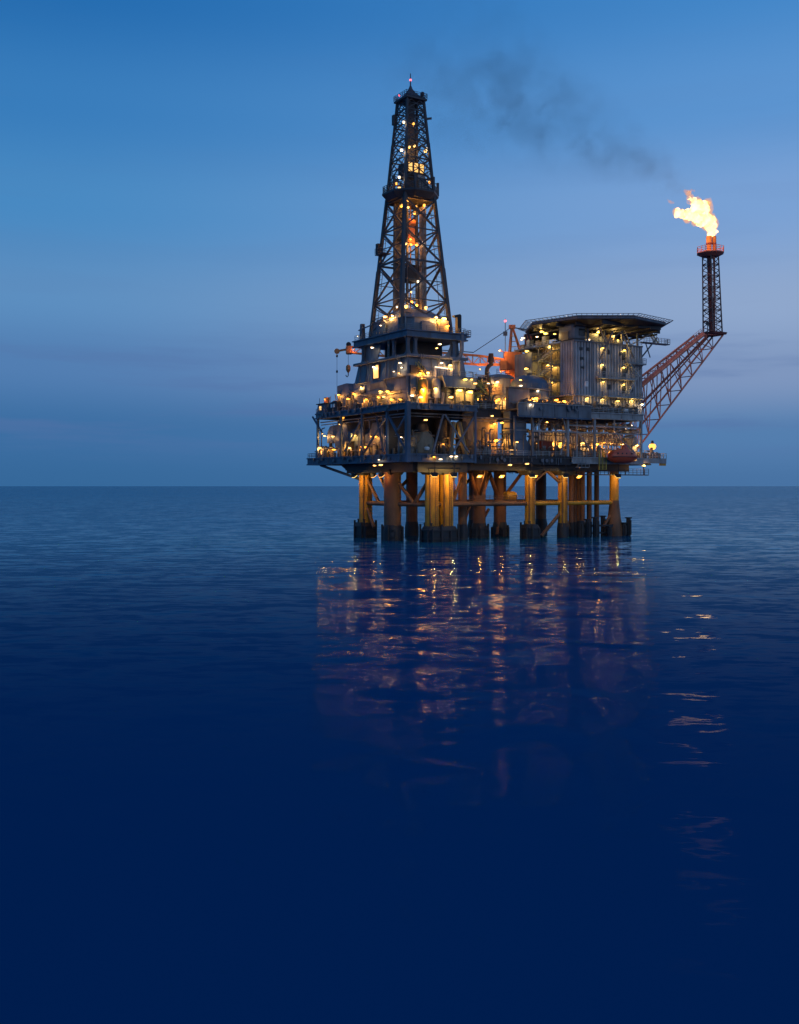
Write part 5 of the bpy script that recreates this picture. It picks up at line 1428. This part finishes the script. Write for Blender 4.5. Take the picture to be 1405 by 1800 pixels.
# ================================================================== FLARE BOOM
fb = thing('flare_boom', 'red inclined lattice flare boom ending in an upright twin-pipe flare tower', 'flare boom', (72, 12, 18.6))
def line(pa, pb, u):
    f = (u - pa.x) / (pb.x - pa.x)
    return pa.lerp(pb, f)
VN, VF, VN2, VF2 = 9.0, 15.0, 11.6, 15.2
T0, T1 = P(1127, 682, v=VN), P(1238, 588, v=VN2)
B0, B1 = P(1131, 778, v=VN), P(1271, 589, v=VN2)
UB = 69.8
def shift(p, v):
    q = p.copy(); q.y = v; return q
nT0, nB0 = line(T0, T1, UB), line(B0, B1, UB)
nT0.y = nB0.y = VN
fT0, fB0 = shift(nT0, VF), shift(nB0, VF)
fT1, fB1 = shift(T1, VF2), shift(B1, VF2)
for a, b, w, m in [(nT0, T1, .62, 'boom_red'), (fT0, fT1, .5, 'boom_red'), (nB0, B1, .42, 'boom_red'), (fB0, fB1, .42, 'boom_red')]:
    MB().tube(a, b, w * .6, n=10).build('chord', m, fb, smooth=True)
NP = 9
for i in range(NP + 1):
    f = i / NP
    for a0, a1, b0, b1 in ((nT0, T1, nB0, B1), (fT0, fT1, fB0, fB1)):
        p, q = a0.lerp(a1, f), b0.lerp(b1, f)
        MB().tube(p, q, .12, n=7).build('post', 'boom_red', fb)
        if i < NP:
            g = (i + 1) / NP
            MB().tube(a0.lerp(a1, g), q, .13, n=7).build('web_brace', 'boom_red', fb)
    for c0, c1, d0, d1 in ((nT0, T1, fT0, fT1), (nB0, B1, fB0, fB1)):
        MB().tube(c0.lerp(c1, f), d0.lerp(d1, f), .12, n=7).build('cross_member', 'boom_red', fb)
        if i < NP:
            MB().tube(c0.lerp(c1, f), d0.lerp(d1, (i + 1) / NP), .11, n=7).build('plan_brace', 'boom_red', fb)
# inner gas pipes running up the boom
for s_, r in ((.42, .32), (.6, .2)):
    a = nT0.lerp(fB0, s_); b = T1.lerp(fB1, s_)
    MB().tube(a, b, r, n=10).build('gas_pipe', 'riser_red', fb, smooth=True)
wk = MB().bar(nT0 + Vector((0, .5, .55)), T1 + Vector((0, .5, .55)), 1.0, .16).build('walkway', 'boom_red', fb)
k = MB()
for off in (-.05, 1.05):
    a, b = nT0 + Vector((0, off, .6)), T1 + Vector((0, off, .6))
    for h in (.55, 1.1):
        k.bar(a + Vector((0, 0, h)), b + Vector((0, 0, h)), .07)
    for i in range(31):
        p = a.lerp(b, i / 30); k.bar(p, p + Vector((0, 0, 1.1)), .06)
k.build('walkway_railing', 'boom_red', wk)
# upright tower at the end
ft = P(1253, 585, v=13.4)
ZF0, ZF1 = ft.z, P(1252, 446, v=13.4).z
def fl(i, z):
    h = 1.75 + (1.45 - 1.75) * (z - ZF0) / (ZF1 - ZF0)
    s_ = [(-1, -1), (1, -1), (1, 1), (-1, 1)][i % 4]
    lean = -.9 * (z - ZF0) / (ZF1 - ZF0)
    return Vector((ft.x + lean + s_[0] * h, ft.y + s_[1] * h, z))
bp_ = MB().hexa([(ft.x - 2.6, ft.y - 2.6), (ft.x + 2.4, ft.y - 2.6), (ft.x + 2.4, ft.y + 2.6), (ft.x - 2.6, ft.y + 2.6)], ZF0 - .6, [(ft.x - 2.8, ft.y - 2.8), (ft.x + 2.6, ft.y - 2.8), (ft.x + 2.6, ft.y + 2.8), (ft.x - 2.8, ft.y + 2.8)], ZF0).build('tower_base', 'riser_red', fb)
MB().tube((ft.x - 4.2, ft.y - 2.0, ZF0 - 1.0), (ft.x - 4.2, ft.y - 2.0, ZF0 + 2.6), .12, n=7).build('aerial_post', 'steel_dark', fb)
MB().box(ft.x - 4.6, ft.x - 3.9, ft.y - 2.2, ft.y - 1.8, ZF0 + 1.5, ZF0 + 2.4).build('aerial_box', 'steel_dark', fb)
for i in range(4):
    MB().tube(fl(i, ZF0), fl(i, ZF1), .20, .17, n=8).build('tower_leg', 'flare_steel', fb)
nf = 7
for i in range(4):
    for j in range(nf):
        za, zb = ZF0 + (ZF1 - ZF0) * j / nf, ZF0 + (ZF1 - ZF0) * (j + 1) / nf
        zm = (za + zb) / 2
        MB().tube(fl(i, za), fl(i + 1, za), .11, n=6).build('tower_girt', 'flare_steel', fb)
        MB().tube(fl(i, zm), fl(i + 1, za), .11, n=6).build('tower_brace', 'flare_steel', fb)
        MB().tube(fl(i, zm), fl(i + 1, zb), .11, n=6).build('tower_brace', 'flare_steel', fb)
tl = -.9
def tp(z): return (ft.x + tl * (z - ZF0) / (ZF1 - ZF0))
TU = (cu, su)
# two risers side by side across the view
r1 = Vector((-.35 * cu, .35 * su, 0)); r2 = Vector((1.05 * cu, -1.05 * su, 0))
ZTIP = P(1252, 416, v=13.4).z
MB().tube(Vector((tp(ZF0), ft.y, ZF0)) + r1, Vector((tp(ZF1), ft.y, ZF1)) + r1, .62, n=14).build('riser', 'riser_red', fb, smooth=True)
MB().tube(Vector((tp(ZF0), ft.y, ZF0)) + r2 * .4, Vector((tp(ZF1), ft.y, ZF1)) + r2, .28, n=10).build('riser', 'riser_red', fb, smooth=True)
k = MB()
for i in range(44):
    z = ZF0 + .5 + i * .5
    if z < ZF1: k.bar(fl(0, z) + Vector((.9, .1, 0)), fl(0, z) + Vector((1.5, .1, 0)), .07)
for x in (.9, 1.5):
    k.bar(fl(0, ZF0) + Vector((x, .1, 0)), fl(0, ZF1) + Vector((x, .1, 0)), .09)
k.build('tower_ladder', 'boom_red', fb)
tc_ = Vector((ft.x + tl, ft.y, 0))
def t8(r, z): return [Vector((tc_.x + r * math.cos(R(22.5) + q * math.pi / 4), tc_.y + r * math.sin(R(22.5) + q * math.pi / 4), z)) for q in range(8)]
tpf = MB().loft([t8(2.2, ZF1 - .9), t8(3.75, ZF1 - .1), t8(3.75, ZF1 + .15)]).build('top_platform', 'boom_red', fb)
pts = t8(3.65, ZF1 + .15)
MB().rail(pts + [pts[0]], h=1.5, step=1.4, t=.1).build('railing', 'boom_red', tpf)
for off, r, zz in ((r1, .72, ZTIP), (r2, .50, ZTIP)):
    tp_ = MB().lathe(tc_ + off + Vector((0, 0, ZF1)), [(r * .92, 0), (r * .92, (zz - ZF1) * .55), (r * 1.08, (zz - ZF1) * .58), (r * 1.08, zz - ZF1), (r * .9, zz - ZF1)], 18).build('burner_tip', 'tip_orange', fb, smooth=True)
    MB().lathe(tc_ + off + Vector((0, 0, ZF1)), [(r * 1.15, (zz - ZF1) * .55), (r * 1.15, (zz - ZF1) * .62)], 18).build('tip_collar', 'riser_red', tp_, smooth=True)

# ------------------------------------------------------------------ flame: lumpy burning body that glows through its depth
def volume_mat(name, col, glow, soot):
    """burning gas: glows and at the same time hides what is behind it"""
    m = bpy.data.materials.new(name); m.use_nodes = True
    n, l = m.node_tree.nodes, m.node_tree.links
    n.remove(n['Principled BSDF'])
    e = n.new('ShaderNodeEmission'); e.inputs[0].default_value = (*col, 1); e.inputs[1].default_value = glow * soot
    ab = n.new('ShaderNodeVolumeAbsorption'); ab.inputs['Color'].default_value = (0, 0, 0, 1); ab.inputs['Density'].default_value = soot
    ad = n.new('ShaderNodeAddShader')
    l.new(e.outputs[0], ad.inputs[0]); l.new(ab.outputs[0], ad.inputs[1])
    l.new(ad.outputs[0], n['Material Output'].inputs['Volume'])
    MATS[name] = m
volume_mat('flame_core', (1.0, 0.50, 0.17), 6.0, 1.1)
volume_mat('flame_halo', (1.0, 0.40, 0.05), 1.25, 0.32)  # dim outer shell added around the flame for a soft orange halo
volume_mat('flame_wisp', (1.0, 0.40, 0.14), 0.9, 0.5)
FV = 13.4
def flame_mesh(name, blobs, m, parent, seed, amp=.55):
    me_ = bpy.data.metaballs.new('flame_meta'); me_.resolution = .32; me_.render_resolution = .32; me_.threshold = .35
    ob = bpy.data.objects.new('flame_meta', me_); C.objects.link(ob)
    base = Vector(parent['_b'])
    for px, py, rpx, dv in blobs:
        p = P(px, py, v=FV + dv)
        e = me_.elements.new(); e.co = p - base; e.radius = rpx * .155 * 1.25
    dg = bpy.context.evaluated_depsgraph_get(); dg.update()
    me = bpy.data.meshes.new_from_object(ob.evaluated_get(dg))
    bpy.data.objects.remove(ob); bpy.data.metaballs.remove(me_)
    for vtx in me.vertices:
        n_ = vtx.normal
        q = vtx.co * .55 + Vector((seed, 0, 0)); q2 = vtx.co * 1.5 + Vector((0, seed, 0))
        vtx.co += n_ * (amp * noise.noise(q) + amp * .8 * noise.noise(q2) + amp * .35 * noise.noise(vtx.co * 3.1)) + Vector((0, 0, .2 * noise.noise(q * 1.7)))
    me.name = name
    me.materials.clear(); me.materials.append(MATS[m])
    o = bpy.data.objects.new(name, me); C.objects.link(o); o.parent = parent
    return o
fp = P(1251, 416, v=FV)
fmo = thing('gas_flame', 'bright yellow-white gas flame blown left from the twin flare tips', 'flame', (fp.x, FV, fp.z))
flame_mesh('burning_core', [(1249, 411, 7, 0), (1258, 409, 5, 0), (1252, 403, 10, 0), (1246, 394, 13, .3), (1240, 386, 13, -.3), (1232, 388, 11, .4), (1224, 384, 10, -.4), (1214, 381, 9, 0), (1205, 378, 8, .3), (1197, 376, 7, 0), (1192, 377, 6, -.2), (1190, 370, 4, 0),
                            (1236, 374, 12, 0), (1234, 365, 11, .3), (1240, 361, 8, -.3), (1225, 365, 9, .2), (1219, 358, 6, 0), (1215, 351, 4.5, 0), (1228, 356, 6, 0), (1217, 370, 7, .3), (1250, 385, 8, .4), (1243, 369, 7, 0), (1209, 368, 4, 0), (1222, 350, 3.5, 0), (1246, 356, 3.5, 0)], 'flame_core', fmo, 3.1, .8)
flame_mesh('flame_halo', [(1250, 409, 8, 0), (1250, 396, 14, 0), (1242, 386, 18, 0), (1228, 384, 16, 0), (1212, 380, 13, 0), (1197, 375, 11, 0), (1188, 370, 7, 0), (1238, 366, 16, 0), (1226, 357, 12, 0), (1216, 349, 9, 0), (1212, 340, 5, 0), (1243, 356, 8, 0)], 'flame_halo', fmo, 9.1, .8)
flame_mesh('flame_wisp', [(1177, 354, 3.5, 0), (1180, 356, 4, .2), (1174, 351, 2.5, 0), (1184, 357, 2.5, 0)], 'flame_wisp', fmo, 5.2, .3)
flame_mesh('flame_wisp', [(1205, 336, 4, 0), (1210, 339, 4.5, .2), (1201, 330, 2.5, 0), (1216, 335, 4, 0), (1221, 335, 3, 0), (1208, 347, 3, 0), (1214, 341, 3, 0)], 'flame_wisp', fmo, 7.4, .35)
fl_ = bpy.data.lights.new('flame_light', 'POINT'); fl_.energy = 30000; fl_.color = (1.0, .52, .22); fl_.shadow_soft_size = 6.5
flo = bpy.data.objects.new('flame_light', fl_); C.objects.link(flo); flo.parent = fmo
flo.location = P(1236, 380, v=FV) - Vector(fmo['_b'])

# ================================================================== SMOKE
def smoke():
    a = W(P(1216, 330, v=FV)); b = W(P(640, 40, v=-22))
    d = b - a; Ln = d.length
    m = bpy.data.materials.new('smoke'); m.use_nodes = True
    n, l = m.node_tree.nodes, m.node_tree.links
    n.remove(n['Principled BSDF'])
    tcn = n.new('ShaderNodeTexCoord')
    sp_ = n.new('ShaderNodeSeparateXYZ'); l.new(tcn.outputs['Object'], sp_.inputs[0])
    def mth(op, a_, b_=None, c_=None):
        q = n.new('ShaderNodeMath'); q.operation = op
        for i, x in enumerate((a_, b_, c_)):
            if x is None: continue
            if isinstance(x, (int, float)): q.inputs[i].default_value = x
            else: l.new(x, q.inputs[i])
        return q.outputs[0]
    t = mth('DIVIDE', sp_.outputs[0], Ln)
    wav = n.new('ShaderNodeTexNoise'); wav.inputs['Scale'].default_value = .045; wav.inputs['Detail'].default_value = 1
    l.new(tcn.outputs['Object'], wav.inputs['Vector'])
    wob = mth('MULTIPLY', mth('SUBTRACT', wav.outputs[0], .5), 9.0)
    y2 = mth('POWER', mth('ABSOLUTE', mth('ADD', sp_.outputs[1], wob)), 2.0)
    z2 = mth('POWER', mth('ABSOLUTE', mth('SUBTRACT', sp_.outputs[2], wob)), 2.0)
    r = mth('SQRT', mth('ADD', y2, z2))
    rad = mth('MULTIPLY_ADD', t, 19.0, 3.6)
    fall = mth('SUBTRACT', 1.0, mth('DIVIDE', r, rad))
    fall.node.use_clamp = True
    nz = n.new('ShaderNodeTexNoise'); nz.inputs['Scale'].default_value = .14; nz.inputs['Detail'].default_value = 6; nz.inputs['Roughness'].default_value = .68; nz.inputs['Distortion'].default_value = .8
    l.new(tcn.outputs['Object'], nz.inputs['Vector'])
    nr = n.new('ShaderNodeMapRange'); nr.inputs[1].default_value = .47; nr.inputs[2].default_value = .70
    l.new(nz.outputs[0], nr.inputs[0])
    big = n.new('ShaderNodeTexNoise'); big.inputs['Scale'].default_value = .05; big.inputs['Detail'].default_value = 1
    l.new(tcn.outputs['Object'], big.inputs['Vector'])
    bgr = n.new('ShaderNodeMapRange'); bgr.inputs[1].default_value = .22; bgr.inputs[2].default_value = .55
    l.new(big.outputs[0], bgr.inputs[0])
    s0 = n.new('ShaderNodeMapRange'); s0.interpolation_type = 'SMOOTHSTEP'; s0.inputs[1].default_value = 0.0; s0.inputs[2].default_value = .08
    l.new(t, s0.inputs[0])
    s1 = n.new('ShaderNodeMapRange'); s1.interpolation_type = 'SMOOTHSTEP'; s1.inputs[1].default_value = 1.0; s1.inputs[2].default_value = .7
    l.new(t, s1.inputs[0])
    den = mth('MULTIPLY', mth('MULTIPLY', mth('MULTIPLY', fall, nr.outputs[0]), bgr.outputs[0]), mth('MULTIPLY', s0.outputs[0], s1.outputs[0]))
    den = mth('MULTIPLY', den, .058)
    pv = n.new('ShaderNodeVolumePrincipled'); pv.inputs['Color'].default_value = (.16, .17, .2, 1)
    l.new(den, pv.inputs['Density'])
    l.new(pv.outputs[0], n['Material Output'].inputs['Volume'])
    MATS['smoke'] = m
    k = MB()
    k.loft([k.ring((x, 0, 0), (1, 0, 0), 6 + 20 * x / Ln, 14) for x in (-1, Ln * .25, Ln * .5, Ln * .75, Ln + 1)])
    o = k.build('smoke_plume', 'smoke')
    o.location = a
    o.rotation_euler = d.to_track_quat('X', 'Z').to_euler()
    o['kind'] = 'stuff'; o['label'] = 'thin dark smoke drifting up and left from the gas flame'; o['category'] = 'smoke'
    m.cycles.volume_step_rate = 1.5
smoke()

# ================================================================== LIFEBOAT
ua, ub = U(1068, -1.6), U(1116, -1.6)
lb = thing('lifeboat', 'enclosed red-orange lifeboat hanging at the right end of the lower deck', 'lifeboat', ((ua + ub) / 2, -1.8, 17.3))
cx_ = (ua + ub) / 2; hl = (ub - ua) / 2
def hullring(x, w, keel, sheer, n=7):
    pr = []
    for i in range(n + 1):
        a = math.pi * i / n
        pr.append(Vector((cx_ + x, -1.8 - w * math.cos(a), sheer - (sheer - keel) * math.sin(a) ** .8)))
    return pr
MB().loft([hullring(-hl, .25, 18.4, 19.0), hullring(-hl * .85, 1.0, 17.9, 18.95), hullring(-hl * .5, 1.5, 17.4, 18.85), hullring(0, 1.6, 17.3, 18.8), hullring(hl * .5, 1.5, 17.4, 18.85), hullring(hl * .88, 1.1, 17.7, 18.95), hullring(hl, .7, 18.0, 19.0)]).build('hull', 'boat_red', lb, smooth=True)
def canring(x, w, top):
    pr = []
    for i in range(9):
        a = math.pi * i / 8
        pr.append(Vector((cx_ + x, -1.8 - w * math.cos(a), 18.85 + (top - 18.85) * math.sin(a) ** .7)))
    return pr
MB().loft([canring(-hl * .9, .8, 19.4), canring(-hl * .78, 1.2, 20.2), canring(-hl * .2, 1.45, 20.7), canring(hl * .25, 1.45, 20.95), canring(hl * .6, 1.3, 20.3), canring(hl * .92, .9, 19.5)]).build('canopy', 'boat_red', lb, smooth=True)
cw_ = MB().loft([canring(hl * .02, .7, 21.2), canring(hl * .1, .8, 21.7), canring(hl * .3, .8, 21.7), canring(hl * .38, .7, 21.1)]).build('steering_cupola', 'boat_red', lb, smooth=True)
MB().box(cx_ - hl * .97, cx_ + hl * .97, -3.46, -3.3, 18.75, 18.95).build('rubbing_strake', 'riser_red', lb)
for f in (-.55, -.25, .05, .45):
    MB().box(cx_ + hl * f - .18, cx_ + hl * f + .18, -3.2, -2.9, 19.4, 19.75).build('porthole', 'glass_dark', lb)
t = thing('lifeboat_davit', 'pale steel davit frame holding the red-orange lifeboat', 'davit', (cx_, 0, 18.7))
for f in (-.72, .72):
    x = cx_ + hl * f
    MB().pipe([(x, .3, 18.7), (x, .2, 22.4), (x, -.5, 23.2), (x, -1.8, 23.4)], .16, 8).build('davit_arm', 'steel_pale', t, smooth=True)
    MB().tube((x, -1.8, 23.3), (x, -1.8, 19.6), .05, n=5).build('fall_wire', 'cable_black', t)
MB().bar((cx_ - hl * .72, -1.7, 23.4), (cx_ + hl * .72, -1.7, 23.4), .2).build('spreader_beam', 'steel_pale', t)
for i, (px, py, words) in enumerate([(1100, 716, 'left'), (1118, 717, 'right')]):
    u = U(px, 1.6)
    t = thing('life_raft_canister', f'small white life raft canister behind the quarters railing, {words} one of two', 'life raft', (u, 1.6, 29.2), 'life raft canisters')
    MB().hlathe((u - .7, 1.6, 30.1), (1, 0, 0), [(.15, 0), (.4, .12), (.42, .7), (.4, 1.3), (.15, 1.42)], 14).build('canister', 'sign_white', t, smooth=True)
    MB().box(u - .55, u + .55, 1.35, 1.85, 29.2, 29.7).build('cradle', 'steel_grey', t)
for t in THINGS:
    del t['_b']
